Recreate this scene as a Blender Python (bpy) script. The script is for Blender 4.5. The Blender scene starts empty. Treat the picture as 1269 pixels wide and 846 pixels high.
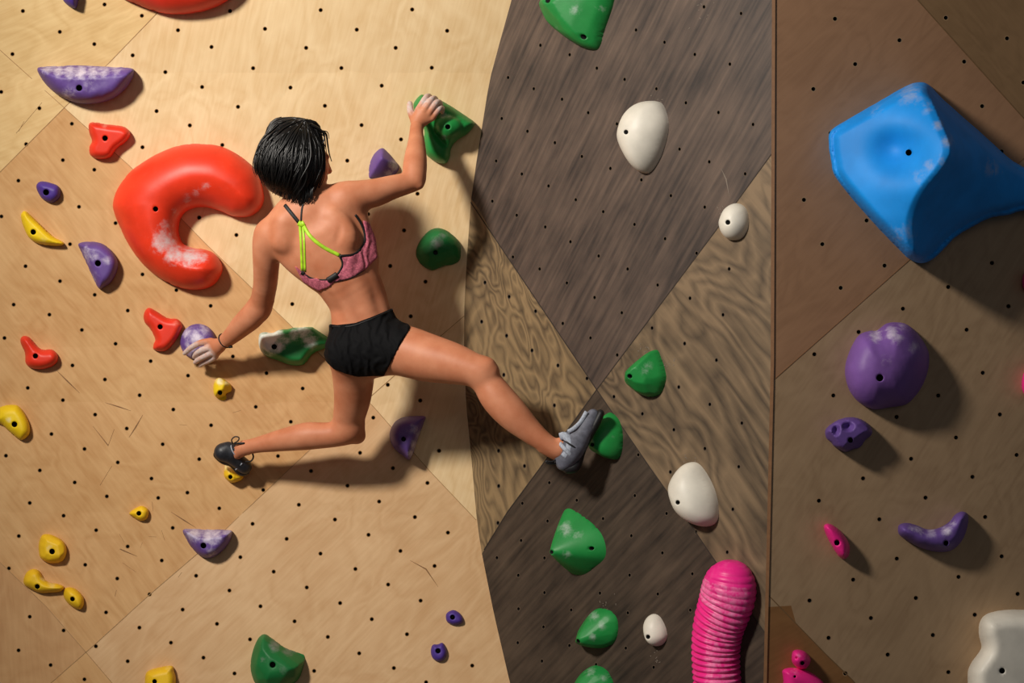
import bpy, bmesh, math, random
import numpy as np
from mathutils import Vector, Matrix, noise
from mathutils.geometry import delaunay_2d_cdt
from mathutils.bvhtree import BVHTree
random.seed(7); rng = np.random.RandomState(7)

# ------------------------------------------------------------------ camera, light, exposure
F = 1404.0; CX, CY = 634.5, 423.0; D0 = 4.5; ZC = 2.25
scn = bpy.context.scene
cam_d = bpy.data.cameras.new('camera'); cam = bpy.data.objects.new('camera', cam_d)
scn.collection.objects.link(cam); scn.camera = cam
cam.location = (0, -D0, ZC); cam.rotation_euler = (math.pi/2, 0, 0)
cam_d.sensor_width = 36.0; cam_d.lens = 36.0*F/1269.0; cam_d.clip_start = .05
scn.view_settings.view_transform = 'Standard'; scn.view_settings.look = 'None'
scn.view_settings.gamma = 1.0; scn.view_settings.use_curve_mapping = False
scn.view_settings.exposure = 0.0
world = bpy.data.worlds.new('world'); scn.world = world; world.use_nodes = True
wb = world.node_tree.nodes['Background']
wb.inputs[0].default_value = (0.80, 0.88, 1.0, 1); wb.inputs[1].default_value = 0.06

def area(name, loc, target, power, size, col, shape='DISK'):
    l = bpy.data.lights.new(name, 'AREA'); l.energy = power; l.size = size; l.color = col; l.shape = shape
    o = bpy.data.objects.new(name, l); scn.collection.objects.link(o); o.location = loc
    o.rotation_euler = (Vector(target)-Vector(loc)).to_track_quat('-Z', 'Y').to_euler()
    return o
def spot(name, loc, target, power, radius, col, angle, blend):
    l = bpy.data.lights.new(name, 'SPOT'); l.energy = power; l.shadow_soft_size = radius; l.color = col
    l.spot_size = math.radians(angle); l.spot_blend = blend
    o = bpy.data.objects.new(name, l); scn.collection.objects.link(o); o.location = loc
    o.rotation_euler = (Vector(target)-Vector(loc)).to_track_quat('-Z', 'Y').to_euler(); return o
spot('key_lamp', (-2.7, -3.6, ZC+2.3), (0.25, 0, ZC+.05), 900, 0.28, (1.0, .93, .84), 84, 1.0)
area('fill_lamp', (0.4, -7.5, ZC+2.2), (0, 0, ZC-.3), 18, 2.5, (1.0, .93, .85))

# ------------------------------------------------------------------ helpers
def s2l(c):
    return tuple(((v/255)/12.92 if v/255 <= .04045 else ((v/255+.055)/1.055)**2.4) for v in c)
def ray(px, py): return (px-CX)/F, (CY-py)/F
def P(px, py, d):
    m, v = ray(px, py); return Vector((m*d, d-D0, ZC+v*d))
def link(o, parent=None):
    scn.collection.objects.link(o)
    if parent: o.parent = parent
    return o
def mesh_obj(name, verts, faces, mats, parent=None, smooth=True, mi=None):
    me = bpy.data.meshes.new(name); me.from_pydata([tuple(v) for v in verts], [], [tuple(f) for f in faces]); me.update()
    if not isinstance(mats, (list, tuple)): mats = [mats]
    for m in mats: me.materials.append(m)
    if mi is not None: me.polygons.foreach_set('material_index', mi)
    me.polygons.foreach_set('use_smooth', [smooth]*len(me.polygons))
    return link(bpy.data.objects.new(name, me), parent)
def tag(o, label, cat, group=None):
    o['label'] = label; o['category'] = cat
    if group: o['group'] = group
    return o
def recalc(o, outward=None):
    bm = bmesh.new(); bm.from_mesh(o.data); bmesh.ops.recalc_face_normals(bm, faces=bm.faces); bm.to_mesh(o.data); bm.free()

# ------------------------------------------------------------------ materials
def newmat(name):
    m = bpy.data.materials.new(name); m.use_nodes = True
    return m, m.node_tree.nodes, m.node_tree.links, m.node_tree.nodes['Principled BSDF']
def N(nodes, t, **kw):
    n = nodes.new(t)
    for k, v in kw.items():
        if k in n.inputs: n.inputs[k].default_value = v
        else: setattr(n, k, v)
    return n
def ramp(nodes, stops):
    r = nodes.new('ShaderNodeValToRGB'); e = r.color_ramp.elements
    e[0].position, e[0].color = stops[0][0], (*stops[0][1], 1)
    e[1].position, e[1].color = stops[-1][0], (*stops[-1][1], 1)
    for p, c in stops[1:-1]:
        x = e.new(p); x.color = (*c, 1)
    return r
def g(v): return (v, v, v)
def simple(name, col, rough=.5, bump=0, scale=60, var=.12, metallic=0, spec=.5, sss=0):
    m, nd, lk, b = newmat(name)
    tc = N(nd, 'ShaderNodeTexCoord'); no = N(nd, 'ShaderNodeTexNoise'); no.inputs['Scale'].default_value = scale; no.inputs['Detail'].default_value = 4
    lk.new(tc.outputs['Object'], no.inputs['Vector'])
    c = s2l(col); r = ramp(nd, [(.3, tuple(x*(1-var) for x in c)), (.7, tuple(min(1, x*(1+var)) for x in c))])
    lk.new(no.outputs['Fac'], r.inputs[0]); lk.new(r.outputs[0], b.inputs['Base Color'])
    b.inputs['Roughness'].default_value = rough; b.inputs['Metallic'].default_value = metallic
    b.inputs['Specular IOR Level'].default_value = spec
    if sss:
        b.inputs['Subsurface Weight'].default_value = sss; b.inputs['Subsurface Radius'].default_value = (1, .35, .2); b.inputs['Subsurface Scale'].default_value = .012
    if bump:
        bp = N(nd, 'ShaderNodeBump'); bp.inputs['Strength'].default_value = bump; bp.inputs['Distance'].default_value = .003
        lk.new(no.outputs['Fac'], bp.inputs['Height']); lk.new(bp.outputs[0], b.inputs['Normal'])
    return m
def hold_mat(name, col, chalk=(205, 200, 205), rough=.5, grit=.25):
    m, nd, lk, b = newmat(name)
    tc = N(nd, 'ShaderNodeTexCoord')
    n1 = N(nd, 'ShaderNodeTexNoise'); n1.inputs['Scale'].default_value = 9; n1.inputs['Detail'].default_value = 5
    n2 = N(nd, 'ShaderNodeTexNoise'); n2.inputs['Scale'].default_value = 38; n2.inputs['Detail'].default_value = 8; n2.inputs['Roughness'].default_value = .7
    for n in (n1, n2): lk.new(tc.outputs['Object'], n.inputs['Vector'])
    c = s2l(col); r1 = ramp(nd, [(.3, tuple(x*.85 for x in c)), (.7, tuple(min(1, x*1.12) for x in c))])
    lk.new(n1.outputs['Fac'], r1.inputs[0])
    at = N(nd, 'ShaderNodeAttribute', attribute_name='chalk')
    # mask = smoothstep(chalk + (noise-.5)*1.6)
    a = N(nd, 'ShaderNodeMath', operation='MULTIPLY_ADD'); a.inputs[1].default_value = 2.2; a.inputs[2].default_value = -1.1
    lk.new(n2.outputs['Fac'], a.inputs[0])
    s = N(nd, 'ShaderNodeMath', operation='ADD'); lk.new(a.outputs[0], s.inputs[0]); lk.new(at.outputs['Fac'], s.inputs[1])
    mr = N(nd, 'ShaderNodeMapRange'); mr.inputs['From Min'].default_value = .15; mr.inputs['From Max'].default_value = 1.0
    lk.new(s.outputs[0], mr.inputs['Value'])
    mul = N(nd, 'ShaderNodeMath', operation='MULTIPLY', use_clamp=True); lk.new(mr.outputs[0], mul.inputs[0])
    m3 = N(nd, 'ShaderNodeMath', operation='MULTIPLY', use_clamp=True); m3.inputs[1].default_value = 2.5
    lk.new(at.outputs['Fac'], m3.inputs[0]); lk.new(m3.outputs[0], mul.inputs[1])
    mx = N(nd, 'ShaderNodeMix', data_type='RGBA'); lk.new(mul.outputs[0], mx.inputs[0]); lk.new(r1.outputs[0], mx.inputs[6])
    mx.inputs[7].default_value = (*s2l(chalk), 1)
    lk.new(mx.outputs[2], b.inputs['Base Color'])
    b.inputs['Roughness'].default_value = rough; b.inputs['Specular IOR Level'].default_value = .35
    bp = N(nd, 'ShaderNodeBump'); bp.inputs['Strength'].default_value = grit; bp.inputs['Distance'].default_value = .002
    lk.new(n2.outputs['Fac'], bp.inputs['Height']); lk.new(bp.outputs[0], b.inputs['Normal'])
    return m
def ply_mat(name, col, dark, k=.5, scale=2.2, bands=9, rough=.5, stretch=4, bump=.05, wf=.55, fine=.7, sp=90):
    """veneer: contour bands of a stretched noise field, plus fine fibre"""
    m, nd, lk, b = newmat(name)
    uv = N(nd, 'ShaderNodeUVMap'); uv.uv_map = 'UVMap'
    mp = N(nd, 'ShaderNodeMapping'); mp.inputs['Scale'].default_value = (scale, scale/stretch, 1); lk.new(uv.outputs[0], mp.inputs['Vector'])
    no = N(nd, 'ShaderNodeTexNoise'); no.inputs['Scale'].default_value = 1; no.inputs['Detail'].default_value = 3; no.inputs['Distortion'].default_value = .5
    lk.new(mp.outputs[0], no.inputs['Vector'])
    mu = N(nd, 'ShaderNodeMath', operation='MULTIPLY'); mu.inputs[1].default_value = bands; lk.new(no.outputs['Fac'], mu.inputs[0])
    fr = N(nd, 'ShaderNodeMath', operation='PINGPONG'); fr.inputs[1].default_value = .5; lk.new(mu.outputs[0], fr.inputs[0])
    m2 = N(nd, 'ShaderNodeMapping'); m2.inputs['Scale'].default_value = (sp, sp*.07, 1); lk.new(uv.outputs[0], m2.inputs['Vector'])
    nf = N(nd, 'ShaderNodeTexNoise'); nf.inputs['Scale'].default_value = 1; nf.inputs['Detail'].default_value = 5; lk.new(m2.outputs[0], nf.inputs['Vector'])
    m4 = N(nd, 'ShaderNodeMapping'); m4.inputs['Scale'].default_value = (3.2, 3.2, 1); lk.new(uv.outputs[0], m4.inputs['Vector'])
    nb = N(nd, 'ShaderNodeTexNoise'); nb.inputs['Scale'].default_value = 1; nb.inputs['Detail'].default_value = 6; nb.inputs['Roughness'].default_value = .6; lk.new(m4.outputs[0], nb.inputs['Vector'])
    a1 = N(nd, 'ShaderNodeMath', operation='MULTIPLY_ADD'); a1.inputs[1].default_value = wf; lk.new(fr.outputs[0], a1.inputs[0])
    a2 = N(nd, 'ShaderNodeMath', operation='MULTIPLY_ADD'); a2.inputs[1].default_value = fine; a2.inputs[2].default_value = -fine*.5+.1; lk.new(nf.outputs['Fac'], a2.inputs[0])
    lk.new(a2.outputs[0], a1.inputs[2])
    a3 = N(nd, 'ShaderNodeMath', operation='MULTIPLY_ADD'); a3.inputs[1].default_value = .9; lk.new(nb.outputs['Fac'], a3.inputs[0]); lk.new(a1.outputs[0], a3.inputs[2])
    sub = N(nd, 'ShaderNodeMath', operation='SUBTRACT'); sub.inputs[1].default_value = .3; lk.new(a3.outputs[0], sub.inputs[0])
    c = s2l(col); d = s2l(dark); mid = tuple((x+y)/2 for x, y in zip(c, d))
    r = ramp(nd, [(max(0, .36-k*.4), d), (.36, mid), (.36+k*.4, c)]); lk.new(sub.outputs[0], r.inputs[0])
    lk.new(r.outputs[0], b.inputs['Base Color']); b.inputs['Roughness'].default_value = rough
    b.inputs['Specular IOR Level'].default_value = .3
    bp = N(nd, 'ShaderNodeBump'); bp.inputs['Strength'].default_value = bump; bp.inputs['Distance'].default_value = .002
    lk.new(nf.outputs['Fac'], bp.inputs['Height']); lk.new(bp.outputs[0], b.inputs['Normal'])
    return m

M = {}
M['black'] = simple('dark recess', (8, 7, 6), .9)
M['rim'] = simple('chipped wood rim', (150, 120, 88), .8)
M['rimM'] = simple('dark wood rim', (92, 76, 60), .8)
M['rimL'] = simple('cut wood rim', (150, 112, 66), .8)
M['seam'] = simple('panel joint', (112, 84, 52), .8)
M['seamL'] = simple('light panel joint', (172, 134, 88), .7)
M['seamM'] = simple('dark panel joint', (52, 42, 34), .8)
M['scuff'] = simple('scuff mark', (138, 100, 62), .8)
M['chalkmark'] = simple('chalk mark', (128, 116, 104), .9)
M['edge'] = simple('plywood edge', (128, 90, 58), .6)
M['steel'] = simple('dark bolt steel', (30, 28, 27), .4, metallic=.7)
# (light tone, dark tone) per plywood panel
left_cols = [((244, 216, 170), (222, 186, 134)), ((236, 204, 148), (210, 172, 114)), ((222, 178, 124), (196, 146, 92)),
             ((230, 192, 146), (208, 164, 116)), ((212, 178, 128), (190, 150, 102)), ((212, 168, 118), (190, 142, 94))]
LM = [ply_mat('birch plywood %s' % n, c, d, k=1.0, scale=5, bands=7, stretch=1.8, rough=.42) for n, (c, d) in zip(['cream', 'yellow', 'tan', 'pale tan', 'olive', 'warm'], left_cols)]
mid_cols = [((112, 94, 82), (56, 49, 46)), ((150, 126, 92), (70, 58, 46)), ((138, 116, 90), (66, 56, 46)), ((94, 79, 66), (46, 39, 34))]
MM = [ply_mat('stained plywood %s' % n, c, d, k=.85, scale=s, bands=b_, stretch=st, rough=.5, bump=.12, wf=wf_, fine=(1.0 if wf_ < .5 else .7), sp=sp_) for n, (c, d), s, b_, st, wf_, sp_ in
      zip(['umber', 'wavy', 'brown', 'dark'], mid_cols, (5, 3.0, 2.6, 6), (5, 24, 20, 5), (6, 1.8, 2.4, 7), (.3, .85, .7, .25), (60, 46, 46, 55))]
right_cols = [((162, 124, 94), (142, 107, 80)), ((142, 112, 80), (122, 95, 66)), ((170, 143, 112), (144, 118, 90)), ((142, 102, 64), (122, 86, 52))]
RM = [ply_mat('brown plywood %s' % n, c, d, k=1.3, scale=6, bands=7, stretch=2, rough=.45) for n, (c, d) in zip(['rust', 'umber', 'olive', 'ochre'], right_cols)]

# ------------------------------------------------------------------ wall surfaces (ray -> depth)
_ey = np.array([-400, -200, 0, 50, 100, 200, 250, 313, 376, 430, 500, 560, 640, 680, 760, 846, 1000, 1300], float)
_ex = np.array([730, 682, 634, 620, 606.5, 590.5, 583.5, 579, 575.5, 575, 577.5, 583.5, 590.5, 596, 612, 632, 672, 750], float)
def edgeL(py): return float(np.interp(py, _ey, _ex))
def dM(px, py): m, _ = ray(px, py); return 4.316/(1+m)
def dL(px, py): return dM(edgeL(py), py)
def edgeR(py): return float(np.interp(py, [-400, 0, 450, 846, 1300], [958.5, 958.5, 957, 948, 938]))
KR = 0.16
def dR(px, py):
    me = (edgeR(py)-CX)/F; de = dM(edgeR(py), py); m = (px-CX)/F
    return (de-KR*me*de)/(1-KR*m)
DW = {'L': dL, 'M': dM, 'R': dR}
def WP(w, px, py, n=0.0):
    """point on wall w under pixel px,py, lifted n metres off the face"""
    p = P(px, py, DW[w](px, py))
    if n: p = p + WN(w, px, py)*n
    return p
def WN(w, px, py):
    a = P(px, py, DW[w](px, py)); b = P(px+4, py, DW[w](px+4, py)); c = P(px, py+4, DW[w](px, py+4))
    n = (b-a).cross(c-a); n.normalize()
    if n.y > 0: n = -n
    return n

def sc(pts, ox, oy, s): return [(ox+x/s, oy+y/s) for x, y in pts]
Z = 3.953
holes = {'L': [], 'M': [], 'R': []}
holes['L'] += sc([(112,54),(293,156),(462,216),(61,265),(6,450),(193,530),(352,606),(128,706),(308,784),(462,831),(512,22),(695,77),(872,148),(1036,230),(650,271),(810,353),(990,426),(767,544),(930,614),(1166,523),(1240,334),(1127,54),(1089,710),(698,721)],0,0,Z)
holes['L'] += sc([(90,94),(7,269),(387,222),(343,405),(566,302),(125,513),(294,586),(464,653),(626,730),(698,553),(864,630),(1032,707),(1158,360),(976,275),(67,701),(242,750),(401,825)],0,200,Z)
holes['L'] += sc([(22,74),(355,208),(136,318),(308,378),(514,277),(566,102),(738,187),(684,354),(921,258),(849,424),(466,449),(621,517),(1034,501),(1141,164),(1253,411),(252,544),(414,617),(577,683),(797,594),(976,667),(195,722),(366,781),(742,762),(918,831),(29,650)],0,400,Z)
holes['L'] += sc([(117,73),(250,123),(378,180),(420,47),(622,53),(736,32),(862,94),(679,171),(993,155),(1127,214),(1175,80),(1035,22),(74,203),(335,316),(502,244),(636,299),(461,370),(35,330),(588,432),(417,503),(771,359),(902,417),(945,286),(1076,343),(1206,405),(1260,272),(117,520),(250,574),(377,636),(502,695),(548,563),(672,622),(718,492),(853,548),(1024,479),(1158,538),(983,609),(800,681),(73,652),(199,710),(332,766),(922,743),(1235,733)],0,600,3.1725)
holes['L'] += sc([(303,40),(627,36),(954,34),(428,103),(756,106),(1079,110),(117,107),(236,168),(575,171),(895,171),(385,244),(701,243),(1024,242),(72,257),(203,311),(519,313),(845,306),(332,382),(642,378),(41,397),(159,448),(469,444),(773,447),(275,517),(410,579),(722,574),(914,498),(973,692),(796,765),(925,823)],180,0,2.884)
holes['L'] += sc([(272,458),(215,607),(363,673),(301,818)],420,150,3.383)
holes['L'] += sc([(1065,47),(193,244),(357,325),(534,400),(304,491),(85,580),(476,563),(413,731),(951,382),(1110,459),(880,543),(815,715),(575,804),(976,790),(1202,705),(26,745)],240,380,Z)
holes['L'] += sc([(641,382),(1189,21),(1120,195),(1222,442),(350,638),(515,720),(692,797),(130,733),(242,390),(368,45),(73,313),(1108,777)],200,280,Z)
holes['L'] += sc([(13,14),(135,70),(434,58),(561,113),(268,123),(384,181),(90,193),(222,247),(515,238),(345,303),(636,295),(45,318),(169,373),(462,362),(587,417),(297,428),(120,496),(417,485),(241,553),(536,544),(74,620),(357,612),(196,677),(486,667),(311,737),(438,791),(725,782),(146,802),(556,843)],340,560,2.957)
holes['M'] += sc([(991,27),(1137,53),(724,118),(836,166),(955,214),(1093,252),(348,178),(463,215),(570,268),(679,312),(804,349),(920,404),(1048,442),(1184,489),(221,305),(322,349),(433,390),(536,443),(649,487),(895,586),(1012,636),(1153,683),(196,466),(297,516),(405,561),(511,615),(623,662),(745,707),(861,769),(994,814),(174,633),(275,684),(380,731),(487,785),(595,832),(159,791)],560,0,3.1725)
holes['M'] += sc([(993,21),(255,53),(367,99),(466,157),(577,213),(691,264),(809,327),(718,89),(838,145),(962,202),(1090,264),(240,217),(345,264),(452,319),(561,376),(668,436),(787,496),(915,557),(1040,622),(936,379),(1066,444),(130,317),(225,373),(329,430),(436,478),(545,535),(650,602),(117,471),(215,526),(315,584),(417,643),(531,694),(403,800),(204,680),(637,766),(749,833),(892,728),(1014,796),(595,39)],560,250,3.1725)
holes['M'] += sc([(49,25),(130,75),(220,121),(323,48),(415,102),(309,175),(406,227),(118,193),(210,242),(389,349),(108,310),(199,361),(283,414),(373,472),(98,425),(187,474),(273,534),(93,538),(174,592),(267,638),(88,646),(82,747),(162,802),(17,376),(235,2)],740,480,2.3136)
holes['M'] += sc([(184,70),(277,138),(383,57),(491,126),(594,200),(718,109),(376,208),(181,215),(272,284),(177,352),(364,353),(261,421),(698,421),(364,489),(582,491),(262,553),(469,557),(360,624),(259,686),(462,697),(354,758),(567,772),(705,266),(827,335),(945,415),(810,495),(691,568),(936,561),(682,709),(795,785),(1103,161),(857,18)],560,580,3.1725)
holes['M'] += sc([(624,705),(751,780)],460,380,Z)
holes['R'] += sc([(339,92),(655,197),(882,87),(1182,188),(438,314),(972,302),(1262,404),(1060,520),(233,436),(1155,742),(318,652)],949,0,Z)
holes['R'] += sc([(187,188),(277,405),(494,289),(367,619),(582,510),(894,615),(672,721),(1108,497),(1189,709),(984,824),(455,835)],949,200,Z)
holes['R'] += sc([(238,272),(331,474),(641,579),(845,474),(1063,363),(1147,567),(932,680),(712,784),(1229,765)],949,370,Z)
holes['R'] += sc([(447,40),(878,34),(273,128),(693,116),(511,201),(928,192),(993,347),(580,356),(408,439),(823,428),(236,521),(655,511),(1056,495),(887,577),(478,590),(311,668),(722,657),(544,734),(783,803),(377,808)],929,580,3.1794)
# the same drilled grid carried on past the frame
for i in range(-8, 3):
    for j in range(-12, 22):
        x, y = 28+44*i-15*j, 13+18*i+45*j
        if (x < -6 or y < -8 or y > 856) and -380 < x < 560 and -260 < y < 1080: holes['L'].append((x, y))
for i in range(-2, 16):
    for j in range(-8, 18):
        x, y = 1035+55*i-(-1)*23*j-30, 23-30*i+56*j
        if (x > 1276 or y < -8 or y > 856) and 975 < x < 1640 and -260 < y < 1080: holes['R'].append((x, y))
for w in holes:
    out = []
    for p in holes[w]:
        if all((p[0]-q[0])**2+(p[1]-q[1])**2 > 64 for q in out): out.append(p)
    holes[w] = out

def side(p, a, b): return (b[0]-a[0])*(p[1]-a[1])-(b[1]-a[1])*(p[0]-a[0])
def yon(line, x):
    xs = [q[0] for q in line]; ys = [q[1] for q in line]
    return float(np.interp(x, xs, ys)) if xs[0] <= x <= xs[-1] else (ys[0]+(x-xs[0])*(ys[1]-ys[0])/(xs[1]-xs[0]) if x < xs[0] else ys[-1]+(x-xs[-1])*(ys[-1]-ys[-2])/(xs[-1]-xs[-2]))
LA = [(-300, 515), (0, 213), (137, 76), (215, -5), (480, -280)]
LB = [(-300, -200), (0, 62), (107, 158), (160, 205), (257, 304), (357, 400), (463, 504), (533, 584), (590, 644)]
LC = [(-200, 1080), (63, 846), (120, 796), (186, 736), (278, 657), (382, 559), (488, 466), (571, 395), (578, 389)]
LD = [(-380, 335), (11, 707), (57, 751), (104, 805), (139, 846), (350, 1080)]
ME = [(583, 250), (739, 482), (806, 580), (860, 656), (885, 693), (948, 784)]
MF = [(600, 681), (629, 634), (669, 580), (740, 482), (886, 287), (956, 191)]
RG = [(950, -220), (1137, 0), (1198, 68), (1268, 146), (1620, 540)]
RH = [(957, 472), (1127, 322), (1269, 196), (1640, -130)]
RI = [(950, 735), (1023, 810), (1055, 841), (1270, 1080)]
def panelL(x, y):
    if y < yon(LB, x): return 1 if y < yon(LA, x) else 0 if y < yon(LA, x) else (0 if x > 215 or y > yon(LA, x) and y < yon(LB, x) and x > 90 else 5)
    if y < yon(LA, x): return 1
    if y > yon(LC, x): return 3 if y < yon(LD, x) or x > 139 else 2
    if y > yon(LD, x): return 5
    return 2 if x < 463 else 4
def panelM(x, y):
    e = y < yon(ME, x); f = y < yon(MF, x)
    return 0 if (e and f) else 1 if (not e and f) else 2 if (e and not f) else 3
def panelR(x, y):
    if y > yon(RI, x): return 3
    if y > yon(RH, x): return 2
    return 1 if y < yon(RG, x) else 0
ROT = {'L': [.3, 1.2, -.7, .8, 2.0, -.2], 'M': [.62, -.5, -.75, .8], 'R': [.8, -.8, .6, 1.1]}

def build_wall(w, name, poly, x0, x1, y0, y1, step, panel, mats, lines, r, rimmat):
    pts = [Vector(p) for p in poly]; edges = [(i, (i+1) % len(pts)) for i in range(len(pts))]
    def inside(x, y):
        c = False
        for i in range(len(poly)):
            a, b = poly[i], poly[(i+1) % len(poly)]
            if (a[1] > y) != (b[1] > y) and x < (b[0]-a[0])*(y-a[1])/(b[1]-a[1])+a[0]: c = not c
        return c
    for x in np.arange(x0, x1, step):
        for y in np.arange(y0, y1, step):
            if inside(x, y): pts.append(Vector((x+.37, y+.21)))
    for l in lines:
        dense = []
        for a, b in zip(l[:-1], l[1:]):
            n = max(1, int(math.hypot(b[0]-a[0], b[1]-a[1])/40))
            dense += [(a[0]+(b[0]-a[0])*k/n, a[1]+(b[1]-a[1])*k/n) for k in range(n)]
        dense.append(l[-1]); dense = [q for q in dense if inside(*q)]
        s = len(pts); pts += [Vector(q) for q in dense]; edges += [(s+i, s+i+1) for i in range(len(dense)-1)]
    hs = [h for h in holes[w] if inside(*h) and all(inside(h[0]+dx, h[1]+dy) for dx in (-5, 5) for dy in (-5, 5))]
    kx = .72 if w == 'M' else 1.0
    rings = []
    for h in hs:
        for rr in (r, r*1.35):
            s = len(pts)
            for k in range(10):
                a = 2*math.pi*k/10; pts.append(Vector((h[0]+rr*kx*math.cos(a), h[1]+rr*math.sin(a))))
            edges += [(s+k, s+(k+1) % 10) for k in range(10)]
    v, e, f, *_ = delaunay_2d_cdt(pts, edges, [], 0, 1e-4)
    H = np.array(hs)
    verts = [WP(w, p.x, p.y) for p in v]; faces = []; mi = []
    for fa in f:
        cx = sum(v[i].x for i in fa)/len(fa); cy = sum(v[i].y for i in fa)/len(fa)
        if not inside(cx, cy): continue
        q = np.min(((H[:, 0]-cx)/kx)**2+(H[:, 1]-cy)**2)
        if q < (r*.96)**2: continue
        faces.append(tuple(fa)); mi.append(len(mats) if q < (r*1.3)**2 else panel(cx, cy))
    # recesses behind the drilled holes
    for h in hs:
        n = WN(w, *h); s = len(verts); rr = r*1.02
        ring = [WP(w, h[0]+rr*kx*math.cos(2*math.pi*k/10), h[1]+rr*math.sin(2*math.pi*k/10)) for k in range(10)]
        verts += ring; verts += [q-n*.022 for q in ring]
        for k in range(10):
            faces.append((s+k, s+(k+1) % 10, s+10+(k+1) % 10, s+10+k)); mi.append(len(mats)+1)
        faces.append(tuple(s+10+k for k in range(10))); mi.append(len(mats)+1)
    o = mesh_obj(name, verts, faces, mats+[rimmat, M['black']], None, False, mi)
    me = o.data; uvl = me.uv_layers.new(name='UVMap')
    t = {'L': Vector((1, 0, 0)), 'M': Vector((1, -1, 0)).normalized(), 'R': Vector((1, KR, 0)).normalized()}[w]
    for p in me.polygons:
        a = ROT[w][p.material_index] if p.material_index < len(mats) else 0
        ca, sa = math.cos(a), math.sin(a)
        for li in p.loop_indices:
            co = me.vertices[me.loops[li].vertex_index].co; u, z = co.dot(t), co.z
            uvl.data[li].uv = (u*ca-z*sa+a*3.1, u*sa+z*ca+a*1.7)
    # face the camera side
    bm = bmesh.new(); bm.from_mesh(me)
    for fc in bm.faces:
        if fc.material_index <= len(mats) and fc.normal.y > 0: fc.normal_flip()
    bm.to_mesh(me); bm.free()
    o['kind'] = 'structure'
    return o
def ribbon(w, name, path, width, mat, parent, lift=.0006, sub=8, thick=.0009):
    pts = []
    for a, b in zip(path[:-1], path[1:]):
        n = max(1, int(math.hypot(b[0]-a[0], b[1]-a[1])/25)); pts += [(a[0]+(b[0]-a[0])*k/n, a[1]+(b[1]-a[1])*k/n) for k in range(n)]
    pts.append(path[-1]); verts = []; faces = []
    for i, p in enumerate(pts):
        a = pts[max(0, i-1)]; b = pts[min(len(pts)-1, i+1)]; l = math.hypot(b[0]-a[0], b[1]-a[1]) or 1
        nx, ny = -(b[1]-a[1])/l, (b[0]-a[0])/l
        ww = (width(i/(len(pts)-1)) if callable(width) else width)/2
        for s_, h in ((1, 0), (1, 1), (-1, 1), (-1, 0)):
            q = (p[0]+nx*ww*s_, p[1]+ny*ww*s_); verts.append(WP(w, *q, lift+thick*(h-.6)*1.0))
        if i:
            for k in range(4): faces.append((4*i-4+k, 4*i-4+(k+1) % 4, 4*i+(k+1) % 4, 4*i+k))
    faces += [(0, 1, 2, 3), (4*len(pts)-4, 4*len(pts)-3, 4*len(pts)-2, 4*len(pts)-1)]
    o = mesh_obj(name, verts, faces, mat, parent, False); recalc(o); return o

def wall_bottom(w, px):       # row where the wall meets the floor
    for y in range(900, 1400, 4):
        if WP(w, px, y).z <= 0.0: return y
    return 1400
ys = list(range(-260, 1128, 22))
polyL = [(-400, -260)]+[(edgeL(y), y) for y in ys]+[(-400, ys[-1])]
wl = build_wall('L', 'wall_left', polyL, -400, 700, -250, 1120, 34, panelL, LM, [LA, LB, LC, LD], 2.1, M['rimL'])
polyM = [(edgeL(y), y) for y in ys]+[(edgeR(y), y) for y in reversed(ys)]
wm = build_wall('M', 'wall_middle', polyM, 560, 960, -250, 1120, 34, panelM, MM, [ME, MF], 2.2, M['rimM'])
polyR = [(edgeR(y), y) for y in ys]+[(1650, ys[-1]), (1650, -260)]
wr = build_wall('R', 'wall_right', polyR, 940, 1650, -250, 1120, 40, panelR, RM, [RG, RH, RI], 2.6, M['rim'])
for l in (LA, LB, LC, LD): ribbon('L', 'panel_seam', [q for q in l], .8, M['seamL'], wl)
for l in (ME, MF): ribbon('M', 'panel_seam', l, 1.1, M['seamM'], wm)
for l in (RG, RI): ribbon('R', 'panel_seam', l, 1.2, M['seam'], wr)
ribbon('R', 'panel_seam', RH, .8, M['edge'], wr)
# plywood edge at the outer corner between the middle and the right wall
vs = []; fs = []
for i, y in enumerate(ys):
    e = edgeR(y); a = WP('M', e-1.0, y, .004); b = WP('R', e+1.6, y, .004); c = WP('R', e+1.6, y, -.01); d_ = WP('M', e-1.0, y, -.01)
    vs += [a, b, c, d_]
    if i:
        for k in range(4): fs.append((4*i-4+k, 4*i-4+(k+1) % 4, 4*i+(k+1) % 4, 4*i+k))
tr = mesh_obj('trim_1', vs, fs, M['edge'], None, False); recalc(tr); tr['kind'] = 'structure'
# crash mat floor
zf = 0.0
fl = mesh_obj('floor', [(-4.5, -7, 0), (4.5, -7, 0), (4.5, .9, 0), (-4.5, .9, 0), (-4.5, -7, -.3), (4.5, -7, -.3), (4.5, .9, -.3), (-4.5, .9, -.3)],
              [(0, 1, 2, 3), (7, 6, 5, 4), (0, 4, 5, 1), (1, 5, 6, 2), (2, 6, 7, 3), (3, 7, 4, 0)], simple('grey mat vinyl', (92, 92, 96), .7), None, False)
fl['kind'] = 'structure'
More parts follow.
